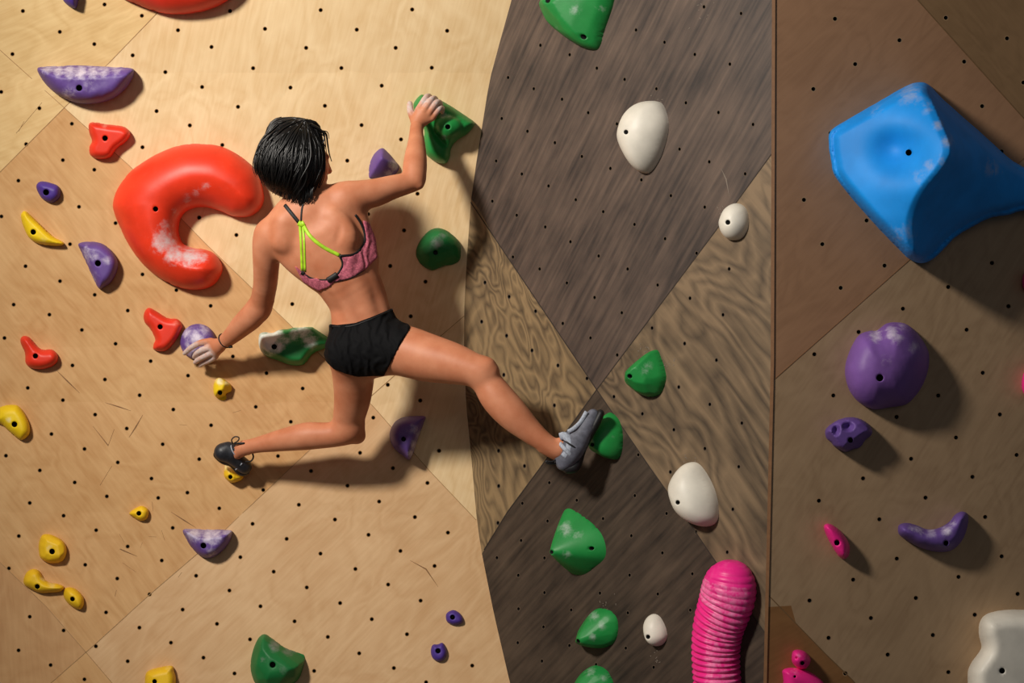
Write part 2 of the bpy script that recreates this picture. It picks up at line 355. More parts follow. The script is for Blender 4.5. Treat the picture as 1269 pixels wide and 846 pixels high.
# scuffs and chalk
def thin(t): return .2+1.1*math.sin(math.pi*min(1, max(0, t)))
for pth in [sc(q, 0, 400, Z) for q in ([(275,230),(330,285),(392,345)], [(515,390),(580,410),(648,433)], [(700,450),(665,510),(632,560)],
            [(560,520),(530,600),(455,505)], [(880,498),(915,500)], [(1140,440),(1180,428)], [(548,700),(490,795)])]+\
           [sc(q, 0, 600, 3.1725) for q in ([(440,240),(490,262),(540,283)], [(672,108),(725,142),(770,170)], [(482,308),(535,345)], [(635,180),(648,220)],
            [(598,68),(602,105)], [(560,228),(548,262)], [(470,195),(488,228)], [(585,205),(615,206)], [(458,415),(452,440)], [(715,345),(700,365)])]+\
           [[(23,163),(30,150)], [(508,694),(528,705),(543,727)], [(20,165), (52,127)]]:
    ribbon('L', 'scuff_mark', pth, lambda t: 1.25*thin(t), M['scuff'], wl, .0004)
for pth in [[(894,209),(900,222),(904,243)]]:
    ribbon('M', 'chalk_mark', pth, lambda t: 1.3*thin(t), M['chalkmark'], wm, .0005)
for cx, cy, s, n in ((808, 126, 14, 26), (893, 262, 12, 26), (800, 432, 10, 14), (852, 570, 15, 22), (880, 20, 30, 18), (815, 815, 18, 16), (748, 752, 14, 12), (830, 450, 8, 8)):
    for i in range(n):
        x, y = cx+rng.randn()*s*.5, cy+rng.randn()*s*.4; a = rng.rand()*6.28; L_ = .6+rng.rand()*2
        ribbon('M', 'chalk_mark', [(x, y), (x+L_*math.cos(a), y+L_*math.sin(a))], .7, M['chalkmark'], wm, .0005) if i < 9 else None

# ------------------------------------------------------------------ climbing holds
def smooth_closed(pts, n=5):
    out = []; N_ = len(pts)
    for i in range(N_):
        p0, p1, p2, p3 = [np.array(pts[(i+k-1) % N_], float) for k in range(4)]
        for t in np.arange(n)/n:
            out.append(.5*((2*p1)+(-p0+p2)*t+(2*p0-5*p1+4*p2-p3)*t*t+(-p0+3*p1-3*p2+p3)*t**3))
    return np.array(out)
def pdist(Q, poly):
    A = poly; B = np.roll(poly, -1, axis=0); best = np.full(len(Q), 1e9); ins = np.zeros(len(Q), bool)
    for a, b in zip(A, B):
        ab = b-a; t = np.clip(((Q-a)@ab)/(ab@ab+1e-12), 0, 1); d = np.hypot(*(Q-(a+t[:, None]*ab)).T)
        best = np.minimum(best, d)
        c = ((a[1] > Q[:, 1]) != (b[1] > Q[:, 1]))
        xi = (b[0]-a[0])*(Q[:, 1]-a[1])/(b[1]-a[1]+1e-12)+a[0]
        ins ^= c & (Q[:, 0] < xi)
    return np.where(ins, best, -best)
def linedist(Q, line):
    best = np.full(len(Q), 1e9)
    for a, b in zip(line[:-1], line[1:]):
        a = np.array(a, float); b = np.array(b, float); ab = b-a; t = np.clip(((Q-a)@ab)/(ab@ab+1e-12), 0, 1)
        best = np.minimum(best, np.hypot(*(Q-(a+t[:, None]*ab)).T))
    return best
def starS(Q, apex, poly):
    """0 at the apex, 1 on the outline"""
    ap = np.array(apex, float); ang = np.arctan2(*(poly-ap).T[::-1]); rad = np.hypot(*(poly-ap).T)
    o = np.argsort(ang); ang = ang[o]; rad = rad[o]
    ang = np.r_[ang-2*np.pi, ang, ang+2*np.pi]; rad = np.r_[rad, rad, rad]
    q = Q-ap; return np.hypot(*q.T)/np.interp(np.arctan2(q[:, 1], q[:, 0]), ang, rad)

def offset_point(w, px, py, n):
    """point whose height above wall w is n and that stands over the given spot"""
    m, v = ray(px, py); d = DW[w](px, py); nn = WN(w, px, py); p = P(px, py, d)
    rd = Vector((m, 1, v)); return p+rd*(n/(rd.dot(nn)))
def make_hold(w, outline, mat, H, holes_=(), mode='dist', width=None, p=2.0, apex=None, a=2.0, b=.5, facet=0, chalk=(), ridge=None,
              name='climbing_hold', step=None, hr=3.4, extra=None, seed=0, rough=.0, n_sm=5, rimr=1.25, label='', group=None, mark=()):
    sil = smooth_closed(outline, n_sm); poly = sil.copy(); shift = 0.0; true_frame = (w == 'M')
    if true_frame:                                   # footprint on the wall of a dome whose near flank shows at the left
        cc = sil.mean(0); q0 = WP(w, *cc); q1 = q0+WN(w, *cc)*H; shift = cc[0]-(CX+F*q1.x/(q1.y+D0)); xr = sil[:, 0].max(); wd = xr-sil[:, 0].min()
        c_ = max(.5, 1-(shift/wd)**2); poly[:, 0] = xr-(xr-sil[:, 0])*c_
        if holes_ and apex is not None: apex = (min(max(holes_[0][0]+shift, poly[:, 0].min()+4), xr-4), holes_[0][1])
        elif apex is not None: apex = (.5*(poly[:, 0].min()+xr), apex[1])
        def f0_(h_):
            b_ = list(h_)
            for _ in range(60):
                s_ = float(np.clip(starS(np.array([b_]), apex, poly), 0, 1)[0]); b_[0] = .85*b_[0]+.15*(h_[0]+shift*(1-s_**a)**b)
            return tuple(b_)
        holes_ = [apex if k_ == 0 else f0_(h_) for k_, h_ in enumerate(holes_)]
    lo, hi = poly.min(0), poly.max(0); size = max(hi-lo)
    step = step or max(1.3, min(3.0, size/45))
    gx, gy = np.meshgrid(np.arange(lo[0], hi[0], step), np.arange(lo[1], hi[1], step))
    Q = np.c_[gx.ravel(), gy.ravel()]; Q = Q+rng.rand(*Q.shape)*.15*step
    dd = pdist(Q, poly); Q = Q[dd > step*.9]
    # inset rings so the flanks are well sampled
    c_ = np.roll(poly, -1, 0)-np.roll(poly, 1, 0); nr = np.c_[-c_[:, 1], c_[:, 0]]; nr /= np.hypot(*nr.T)[:, None]+1e-9
    for ins in (.25, .8, 1.7):
        for sgn in (1, -1):
            R = poly+nr*ins*sgn*max(.6, step*.5); rd = pdist(R, poly); R = R[rd > ins*max(.6, step*.5)*.9]; Q = np.r_[Q, R]
    for hx, hy in holes_:
        Q = Q[np.hypot(Q[:, 0]-hx, Q[:, 1]-hy) > hr*1.5]
    npoly = len(poly); pts = [Vector(q) for q in poly]; edges = [(i, (i+1) % npoly) for i in range(npoly)]
    pts += [Vector(q) for q in Q]
    for hx, hy in holes_:
        for rr in (hr*.9, hr, hr*1.3):
            s = len(pts)
            for k in range(14):
                t = 2*math.pi*k/14; pts.append(Vector((hx+rr*math.cos(t), hy+rr*math.sin(t))))
            edges += [(s+k, s+(k+1) % 14) for k in range(14)]
    v, e, f, *_ = delaunay_2d_cdt(pts, edges, [], 0, 1e-5)
    V = np.array([(q.x, q.y) for q in v]); D = pdist(V, poly); D = np.maximum(D, 0)
    W = width or D.max()
    def field(V):
        D = np.maximum(pdist(V, poly), 0)
        if mode == 'dist':
            t = np.minimum(D/W, 1); return (1-(1-t)**p)**(1/p)
        s = np.clip(starS(V, apex, poly), 0, 1)
        return (1-s**a)**b
    h = field(V)
    if ridge:                                       # ledge: climbs from the lip to a ridge line, then falls away
        line, rw, side_fn = ridge
        ld = linedist(V, line); s_ = np.array([side_fn(q) for q in V])
        h = np.where(s_, h*np.clip(1-ld/rw, 0, 1)**.7, h)
    if facet:
        rr = np.random.RandomState(seed+3); inn = V[D > W*.12]; pick = inn[rr.choice(len(inn), min(facet, len(inn)), replace=False)]
        ee = 1.0; f0 = field(pick); fx = (field(pick+[ee, 0])-field(pick-[ee, 0]))/(2*ee); fy = (field(pick+[0, ee])-field(pick-[0, ee]))/(2*ee)
        pl = f0[:, None]+fx[:, None]*(V[None, :, 0]-pick[:, 0:1])+fy[:, None]*(V[None, :, 1]-pick[:, 1:2])
        h = np.minimum(h*1.12, np.maximum(pl.min(0), 0)*.9+h*.1)
    if extra is not None: h = h+extra(V, D)*np.minimum(D/5, 1)
    if rough:
        h = h+np.array([noise.noise(Vector((q[0]*.11+seed, q[1]*.11, seed*1.3)))+.4*noise.noise(Vector((q[0]*.3, q[1]*.3+seed, 5))) for q in V])*rough*np.minimum(D/6, 1)
    hh = h*H
    hd = np.full(len(V), 1e9)
    for hx, hy in holes_:
        r_ = np.hypot(V[:, 0]-hx, V[:, 1]-hy); i0 = np.argmin(np.abs(r_-hr*1.3)); sel = r_ < hr*1.29
        base = np.mean(hh[np.abs(r_-hr*1.3) < .3]) if np.any(np.abs(r_-hr*1.3) < .3) else hh[i0]
        hh[sel] = base*.6+hh[sel]*.4-.0015; hd = np.minimum(hd, r_); deep = r_ < hr*.97; hh[deep] = np.maximum(base-.028, .002)
    hh[D < 1e-6] = -.012
    place = (lambda w_, x_, y_, n_: WP(w_, x_, y_, n_)) if true_frame else offset_point
    verts = [place(w, V[i, 0], V[i, 1], float(hh[i])) for i in range(len(V))]
    scr = np.array([(CX+F*q.x/(q.y+D0), CY-F*(q.z-ZC)/(q.y+D0)) for q in verts])
    faces = []; mi = []
    cens = np.array([V[list(fa)].mean(0) for fa in f]); okf = pdist(cens, poly) >= 0
    for fa, c, ok in zip(f, cens, okf):
        if not ok: continue
        faces.append(tuple(fa)); mi.append(1 if any(math.hypot(c[0]-hx, c[1]-hy) < hr*.99 for hx, hy in holes_) else 0)
    cen = WP(w, *V.mean(0)); verts = [q-cen for q in verts]
    o = mesh_obj(name, verts, faces, [mat, M['black']], None, True, mi); o.location = cen
    bm = bmesh.new(); bm.from_mesh(o.data); n0 = WN(w, *V.mean(0))
    bmesh.ops.recalc_face_normals(bm, faces=bm.faces)
    if sum(f_.normal.dot(n0)*f_.calc_area() for f_ in bm.faces) < 0: bmesh.ops.reverse_faces(bm, faces=bm.faces)
    bm.to_mesh(o.data); bm.free()
    ck = np.full(len(V), .02)
    for cx, cy, cr, st in chalk: ck = np.maximum(ck, st*np.clip(1.25-np.hypot(scr[:, 0]-cx, scr[:, 1]-cy)/cr, 0, 1))
    at = o.data.attributes.new('chalk', 'FLOAT', 'POINT'); at.data.foreach_set('value', ck.astype(np.float32))
    for hx, hy in holes_:                            # the bolt sunk in its hole
        hz = max(0, float(np.interp(0, [0], [hh[np.argmin(np.hypot(V[:, 0]-hx, V[:, 1]-hy))]])))
        c = place(w, hx, hy, hz+.001)-cen; n = WN(w, hx, hy); t1 = n.orthogonal().normalized(); t2 = n.cross(t1)
        R_ = hr*.62/F*DW[w](hx, hy); bv = []; bf = []
        for (rr, z) in ((R_, 0), (R_, .005), (R_*.55, .005), (R_*.5, .001)):
            bv += [c+(t1*math.cos(k*math.pi/3)+t2*math.sin(k*math.pi/3))*rr+n*z for k in range(6)]
        for l in range(3):
            for k in range(6): bf.append((6*l+k, 6*l+(k+1) % 6, 6*l+6+(k+1) % 6, 6*l+6+k))
        bf.append(tuple(18+k for k in range(6)))
        mesh_obj('bolt', bv, bf, M['steel'], o, False)
    col_ = mat.name.split(' resin')[0].split()[-1].replace('violet', 'purple').replace('lilac', 'purple').replace('amber', 'yellow').replace('scarlet', 'red')
    tag(o, label, 'climbing hold', group or '%s climbing holds on the %s wall' % (col_, {'L': 'pale left', 'M': 'dark middle', 'R': 'brown right'}[w]))
    return o

C = {'purple': hold_mat('purple resin', (104, 76, 148), (214, 204, 222)), 'violet': hold_mat('deep violet resin', (78, 54, 142), (190, 180, 205)),
     'lilac': hold_mat('lilac resin', (128, 88, 164), (206, 190, 214)),
     'red': hold_mat('red resin', (240, 62, 34), (225, 205, 205), .42, .12), 'red2': hold_mat('scarlet resin', (232, 56, 34), (236, 150, 130), .45, .15),
     'yellow': hold_mat('yellow resin', (250, 208, 26), (250, 238, 190)), 'yellow2': hold_mat('amber resin', (250, 198, 32), (250, 226, 170)),
     'green': hold_mat('green resin', (34, 142, 66), (170, 190, 176), .45), 'dgreen': hold_mat('dark green resin', (26, 116, 58), (130, 140, 130), .5),
     'cgreen': hold_mat('chalky green resin', (34, 132, 66), (226, 236, 228), .5),
     'white': hold_mat('white resin', (236, 230, 216), (200, 190, 180), .45, .05), 'pink': hold_mat('pink resin', (248, 42, 142), (255, 170, 210), .4, .1),
     'blue': hold_mat('blue resin', (18, 150, 246), (160, 178, 214), .58, .05)}
z5 = lambda L_: sc(L_, 0, 0, Z)
z6 = lambda L_: sc(L_, 0, 200, Z)
z7 = lambda L_: sc(L_, 0, 400, Z)
z8 = lambda L_: sc(L_, 0, 600, 3.1725)
zr = lambda L_: sc(L_, 929, 580, 3.1794)
# --- left wall
def above(line):
    return lambda q: q[1] < yon(line, q[0])
rl = z5([(185,338),(240,366),(320,383),(400,388),(500,380),(580,362),(645,340)])
def bricks(V, D):
    e = V[:, 1] < np.array([yon(rl, x) for x in V[:, 0]])
    return e*.07*np.maximum(0, np.sin(V[:, 0]*.62)*np.sin(V[:, 1]*.9))
make_hold('L', z5([(183,335),(230,325),(360,320),(500,325),(640,333),(656,360),(640,400),(600,450),(540,490),(460,508),(380,505),(300,475),(240,430),(200,380)]), C['purple'], .10,
          z5([(388,431)]), 'dist', 16, 2.0, ridge=(rl, 22, above(rl)), extra=bricks, chalk=[(58,86,9,.7),(72,87,10,.75),(86,89,10,.8),(100,90,10,.85),(114,89,10,.8),(128,87,10,.7),(144,85,10,.55),(85,116,10,.5),(112,104,12,.3)], seed=1, rough=.03, hr=3.9,
          label='wide purple half-moon ledge hold with chalky patterned top, near the top left corner')
make_hold('L', [(74,-14),(97,-14),(97,0),(94,10),(86,8),(78,0)], C['violet'], .06, [], 'dist', seed=2, label='purple hold cut off by the top edge above the wide purple ledge')
make_hold('L', [(146,-6),(175,8),(205,17),(235,17),(262,11),(284,-1),(298,-22),(290,-60),(220,-80),(150,-60),(134,-25)], C['red2'], .12, [], 'dist', 40, seed=3,
          label='large red rounded hold cut off by the top edge, above the red crescent')
make_hold('L', z5([(435,610),(460,598),(540,610),(600,618),(632,638),(637,665),(615,695),(570,730),(545,765),(510,778),(465,775),(440,755),(438,720),(450,690),(437,650)]), C['red2'], .055,
          z5([(515,677)]), 'dist', 9, seed=4, chalk=z5([(0,0)]) and [(131,156,6,.45)], hr=3.4, label='small three-cornered red hold between the wide purple ledge and the red crescent')
crescent = [(140,251),(145,235),(159,215),(177,201),(197,189.5),(223,180),(248,178),(273,181),(296,192),(314,207),(322,221),(327,240),(326,253),(319,263),(306,269),(289,268),(274,262),(259,257.5),(244,257),(230,263),(223,274),(222,289),(227,301),(239,307),(254,309),(267,315),(275.5,329),(274,341),(264,353.5),(247,359),(225,357),(202,347),(185,335),(170,319),(157,299),(147,278),(141,262)]
make_hold('L', crescent, C['red'], .15, [(193,259)], 'dist', 42, 2.0, seed=5, hr=3.2, step=2.4,
          chalk=[(203,300,17,.85),(216,315,15,.8),(236,318,16,.85),(250,318,10,.6),(255,230,7,.42),(243,238,7,.42),(232,247,8,.45),(216,262,8,.3),(205,280,12,.35)], label='huge red crescent-shaped hold with chalk on its lower arm')
make_hold('L', z6([(178,130),(185,105),(210,97),(250,105),(285,120),(297,150),(290,180),(260,202),(230,198),(200,175)]), C['violet'], .045, z6([(226,152)]), 'dist', 10, seed=6, hr=3.8,
          label='small round purple hold left of the red crescent, above the long yellow one')
make_hold('L', z6([(102,270),(110,248),(125,243),(150,262),(200,310),(260,365),(311,396),(300,412),(240,412),(180,400),(140,370),(115,320)]), C['yellow'], .05, z6([(163,346)]), 'dist', 8, seed=7, hr=3.4,
          chalk=[(52,300,8,.3)], label='long yellow wedge hold sloping down right, below the small round purple one')
ln = z6([(385,400),(430,500),(470,585),(487,622)])
make_hold('L', z6([(385,402),(440,392),(500,402),(550,440),(577,490),(572,540),(545,590),(510,615),(487,624),(462,585),(424,500),(396,440)]), C['purple'], .07, z6([(480,499)]), 'dist', 12, seed=8, hr=3.8,
          chalk=[(112,318,12,.5),(132,322,8,.45),(115,345,9,.4),(108,310,8,.5)], label='chalky purple half-moon hold with straight left edge, just left of the red crescent')
make_hold('L', z6([(703,755),(715,725),(735,717),(770,735),(820,765),(870,772),(893,800),(885,835),(860,880),(820,922),(785,930),(752,920),(752,895),(760,870),(735,820),(710,790)]), C['red2'], .05,
          z6([(785,810)]), 'dist', 9, seed=9, hr=3.2, chalk=[(218,400,6,.4)], label='small red lobed hold directly below the red crescent, beside the left hand')
make_hold('L', z7([(100,95),(105,70),(125,63),(150,75),(185,115),(210,130),(255,130),(282,155),(280,190),(250,215),(200,227),(150,220),(125,195),(122,150)]), C['red2'], .055,
          z7([(174,162)]), 'dist', 10, seed=10, hr=3.2, label='small red bean-shaped hold near the left edge')
ball = [(245.5+22.3*math.cos(t), 423.5+22.5*math.sin(t)) for t in np.arange(16)*2*math.pi/16]
make_hold('L', ball, C['purple'], .070, [], 'dist', None, 2.0, seed=11, rough=.02, chalk=[(242,420,14,.75),(232,412,10,.6),(252,408,12,.5),(236,432,12,.6)], label='round chalky purple hold gripped by the left hand')
make_hold('L', z7([(1045,310),(1055,280),(1075,268),(1105,280),(1132,305),(1132,335),(1108,347),(1110,370),(1090,380),(1060,365),(1047,345)]), C['yellow'], .06, z7([(1078,342)]), 'dist', 8, seed=12, facet=14,
          chalk=[(272,472,6,.9),(281,474,5,.6)], hr=2.8, label='small yellow hold with chalked top, just below the left hand')
make_hold('L', z7([(1097,720),(1103,695),(1120,684),(1140,705),(1165,730),(1192,750),(1180,770),(1140,784),(1115,772),(1098,750)]), C['yellow2'], .065, z7([(1129,755)]), 'dist', 9, seed=13, facet=14,
          chalk=[(283,577,8,.95)], hr=2.6, label='small yellow hold under the left climbing shoe')
make_hold('L', z7([(-25,480),(-12,425),(20,405),(65,400),(95,410),(125,450),(145,500),(143,545),(105,574),(60,545),(10,500)]), C['yellow'], .055, z7([(71,497)]), 'dist', 12, seed=14, hr=3.6, chalk=[(10,520,6,.5)],
          label='rounded yellow hold cut by the left edge of the picture')
make_hold('L', z8([(508,115),(525,98),(555,84),(580,95),(585,115),(575,138),(550,143),(525,130)]), C['yellow2'], .04, z8([(546,114)]), 'dist', 8, seed=15, hr=3.0,
          label='tiny yellow teardrop hold standing alone above the lower left purple ledge')
make_hold('L', z8([(153,230),(165,200),(190,195),(220,205),(250,225),(262,255),(255,290),(230,308),(190,308),(160,290),(152,260)]), C['yellow2'], .055, z8([(205,264)]), 'dist', 13, seed=16, hr=3.5, facet=12, chalk=[(60,678,6,.4)],
          label='domed yellow hold, topmost of the three yellow ones grouped at lower left')
make_hold('L', z8([(92,375),(105,345),(130,332),(155,340),(172,368),(195,385),(230,391),(252,403),(240,420),(205,426),(160,427),(125,414),(98,397)]), C['yellow2'], .05, z8([(147,402)]), 'dist', 10, seed=17, hr=3.0,
          chalk=[(54,716,5,.5),(64,724,6,.45)], label='comma-shaped yellow hold with a tail pointing right, below the domed yellow one')
make_hold('L', z8([(250,425),(258,407),(285,405),(310,420),(328,445),(329,475),(315,492),(290,485),(265,465),(252,445)]), C['yellow2'], .05, z8([(285,451)]), 'dist', 10, seed=18, hr=2.9,
          label='small oval yellow hold at the tail of the comma-shaped yellow one')
rl2 = z8([(722,182),(760,205),(810,217),(860,208),(912,188)])
make_hold('L', z8([(722,177),(800,176),(880,178),(910,181),(913,195),(900,230),(870,265),(835,287),(800,287),(765,262),(735,220)]), C['purple'], .08, z8([(800,241)]), 'dist', 12, seed=19, rough=.03,
          ridge=(rl2, 17, above(rl2)), hr=3.6, chalk=[(240,660,14,.8),(262,662,16,.85),(282,659,9,.7),(262,684,9,.45)], label='purple half-moon ledge hold with chalked top at lower left')
make_hold('L', z8([(985,705),(995,650),(1015,605),(1040,588),(1070,605),(1120,640),(1170,660),(1198,675),(1192,720),(1170,770),(1120,800),(1050,810),(1010,790),(990,750)]), C['dgreen'], .11, z8([(1072,709)]), 'dist', 24, 1.8, seed=20, hr=3.7,
          facet=22, chalk=[(340,800,9,.75),(358,806,9,.7),(325,818,7,.45),(350,830,8,.4)], label='dark green rocky hold with chalked upper edge at the bottom, left half of the picture')
make_hold('L', z8([(570,762),(580,735),(620,720),(675,713),(685,735),(692,770),(680,815),(620,825),(575,800)]), C['yellow2'], .06, z8([(608,775)]), 'dist', 11, seed=21, hr=2.9, chalk=[(208,828,5,.4)],
          label='yellow hold cut off by the bottom edge, left of the dark green rocky one')
zb = lambda L_: sc(L_, 340, 560, 2.957)
make_hold('L', zb([(630,592),(655,578),(680,590),(692,612),(685,628),(655,633),(632,620)]), C['violet'], .03, zb([(653,605)]), 'dist', 6, seed=22, hr=3.0,
          label='tiny purple hold near the curved wall edge, upper of the two tiny purple ones')
make_hold('L', zb([(573,730),(580,706),(598,704),(615,698),(626,710),(633,735),(622,760),(600,767),(580,755)]), C['violet'], .03, zb([(600,728)]), 'dist', 6, seed=23, hr=3.2,
          label='tiny purple hold near the curved wall edge, lower of the two tiny purple ones')
z3 = lambda L_: sc(L_, 240, 380, Z)
rl3 = z3([(1132,538),(1116,590),(1092,645),(1058,744)])
make_hold('L', z3([(960,640),(965,600),(990,560),(1030,540),(1080,535),(1134,537),(1127,570),(1102,640),(1062,745),(1020,725),(980,690)]), C['purple'], .12, z3([(1028,648)]), 'dist', 13, 2.4, seed=24, hr=2.9,
          chalk=[(512,532,9,.5),(522,540,9,.65),(515,552,8,.7),(509,562,6,.7)], label='purple half-moon hold with straight right edge, under the thigh of the outstretched leg')
zc = lambda L_: sc(L_, 420, 150, 3.383)
make_hold('L', zc([(322,550),(335,510),(370,465),(410,448),(455,460),(500,500),(511,535),(508,580),(480,600),(440,608),(390,626),(350,605),(330,580)]), C['dgreen'], .085, zc([(405,551)]), 'dist', 20, 1.7, seed=25, hr=3.0, facet=26,
          chalk=[(542,300,11,.6),(548,292,8,.45)], label='dark green rounded rocky hold right of the sports bra, near the wall corner')
make_hold('L', zc([(125,225),(130,175),(150,135),(180,113),(205,130),(235,165),(252,190),(240,220),(190,242),(135,242)]), C['purple'], .09, [], 'star', apex=(473,196), a=1.3, b=.8, seed=26, chalk=[(488,205,8,.75),(482,214,7,.5)],
          label='purple pointed hold partly hidden behind the raised upper arm')
zh = lambda L_: sc(L_, 490, 100, 7.69)
kn = zh([(500,440)])[0]
def knob(V, D):
    q = np.hypot((V[:, 0]-kn[0])*.8, V[:, 1]-kn[1]); t = np.clip(1-q/14, 0, 1); s = np.hypot(V[:, 0]-532, V[:, 1]-158)
    s2 = linedist(V, [(536, 140), (541, 165), (548, 176)])
    return .55*np.sqrt(t)-.28*np.clip(1-linedist(V, [(534, 150), (540, 166), (550, 178)])/6, 0, 1)
make_hold('L', zh([(170,245),(188,190),(240,135),(285,138),(340,152),(440,190),(560,260),(680,340),(752,395),(742,440),(680,510),(600,560),(550,610),(527,660),(520,720),(490,780),(440,790),(370,765),(300,710),(275,640),(268,560),(275,480),(240,400),(200,320)]),
          C['green'], .085, [kn], 'dist', 12, seed=27, hr=3.2, extra=knob, chalk=[(549,142,7,.55),(556,144,6,.4),(550,170,5,.5)], label='green knobbed hold gripped by the raised right hand')
zg = lambda L_: sc(L_, 300, 390, 10.575)
make_hold('L', zg([(215,330),(230,250),(300,225),(400,235),(480,200),(600,185),(700,165),(900,158),(960,185),(1060,250),(1140,310),(1150,400),(1080,440),(960,490),(900,540),(820,640),(740,665),(620,655),(500,610),(330,550),(260,490),(225,420)]),
          C['cgreen'], .09, zg([(420,418)]), 'dist', 17, 2.2, seed=28, hr=3.4, facet=9, chalk=[(330,424,18,1.3),(338,415,14,1.2),(344,428,10,.9),(375,410,12,.8),(366,414,10,.6),(384,422,12,.65),(352,420,9,.55)],
          label='long green hold with thick white chalk on its left end, beside the shorts')
# --- middle wall
zm = lambda L_: sc(L_, 560, 0, 3.1725)
zn = lambda L_: sc(L_, 560, 580, 3.1725)
zk = lambda L_: sc(L_, 740, 180, 2.645)
zq = lambda L_: sc(L_, 740, 480, 2.3136)
make_hold('M', zm([(345,40),(350,10),(375,-40),(450,-80),(600,-80),(640,-30),(635,15),(620,60),(600,110),(577,180),(552,197),(500,185),(430,145),(380,105)]), C['green'], .125, zm([(377,31),(515,157)]), 'star', apex=(702,4), a=1.6, b=.6, seed=29, hr=3.0, facet=16,
          chalk=[(712,12,9,.45),(745,10,8,.4),(690,34,5,.3)], label='green wedge hold cut off by the top edge of the dark wall')
make_hold('M', zm([(652,560),(655,510),(680,450),(720,412),(770,398),(820,405),(846,450),(853,500),(840,560),(810,630),(765,680),(720,670),(680,620)]), C['white'], .10, zm([(683,534)]), 'star', apex=(795,166), a=2, b=.5, seed=30, n_sm=10, hr=2.8,
          label='large white egg-shaped hold high on the dark wall')
make_hold('M', zk([(397,265),(400,240),(420,205),(455,190),(485,205),(497,240),(493,275),(470,305),(435,311),(410,295)]), C['white'], .06, zk([(427,257)]), 'star', apex=(906,272), a=2, b=.5, seed=31, n_sm=10, hr=3.0,
          label='small white egg-shaped hold near the right edge of the dark wall')
make_hold('M', zk([(82,755),(95,730),(140,695),(185,668),(206,690),(222,735),(226,770),(205,815),(160,825),(115,805),(90,785)]), C['green'], .09, zk([(107,755)]), 'star', apex=(790,468), a=1.5, b=.7, seed=32, hr=2.7, facet=12, n_sm=3,
          chalk=[(799,460,8,.4),(803,453,7,.4)], label='green faceted hold on the dark wall, above and right of the outstretched foot')
zf_ = lambda L_: sc(L_, 660, 490, 7.69)
make_hold('M', zf_([(522,440),(560,360),(620,260),(690,165),(760,180),(820,240),(855,330),(862,430),(850,530),(805,602),(720,600),(620,560),(545,520)]), C['green'], .085, zf_([(563,455)]), 'star', apex=(749,541), a=1.6, b=.6, seed=33, hr=2.4,
          chalk=[(734,546,5,.35),(760,541,3,.3)], label='smooth green hold pressed by the outstretched right foot')
make_hold('M', zq([(205,290),(210,255),(240,220),(275,215),(305,240),(335,290),(348,340),(345,380),(315,398),(270,385),(230,350)]), C['white'], .10, zq([(230,321)]), 'star', apex=(856,606), a=2, b=.5, seed=34, n_sm=10, hr=2.7,
          label='large white egg-shaped hold on the lower dark wall, above the ribbed pink hold')
make_hold('M', zn([(370,310),(385,270),(400,200),(415,163),(450,162),(520,200),(575,245),(603,300),(601,350),(560,385),(510,415),(460,418),(425,395),(400,355),(375,340)]), C['green'], .125, zn([(385,313),(548,310)]), 'star', apex=(704,680), a=1.15, b=.95, seed=35, hr=2.4,
          chalk=[(700,655,11,.55),(715,662,9,.45),(702,687,7,.45)], label='large green shark-fin hold on the lower dark wall with chalk smears')
make_hold('M', zn([(477,660),(490,625),(530,570),(570,550),(620,560),(650,595),(652,650),(630,690),(580,707),(520,700),(485,685)]), C['green'], .085, zn([(497,662)]), 'star', apex=(736,780), a=1.3, b=.8, seed=36, hr=2.6, facet=14,
          chalk=[(735,762,9,.5),(745,775,7,.45),(735,788,7,.5)], label='chalky green hold on the dark wall, left of the small white egg')
make_hold('M', zn([(752,615),(760,585),(785,572),(815,585),(840,625),(846,665),(825,693),(795,695),(765,665)]), C['white'], .05, zn([(769,653)]), 'star', apex=(811,779), a=2, b=.5, seed=37, n_sm=10, hr=2.7,
          label='smallest white egg hold, low on the dark wall left of the ribbed pink one')
make_hold('M', zn([(468,850),(500,800),(550,775),(600,790),(630,830),(640,880),(600,930),(500,930),(465,890)]), C['green'], .085, [], 'star', apex=(733,850), a=1.5, b=.7, seed=38, facet=14, chalk=[(733,832,10,.5),(748,840,7,.4)],
          label='green hold cut off by the bottom edge of the dark wall')
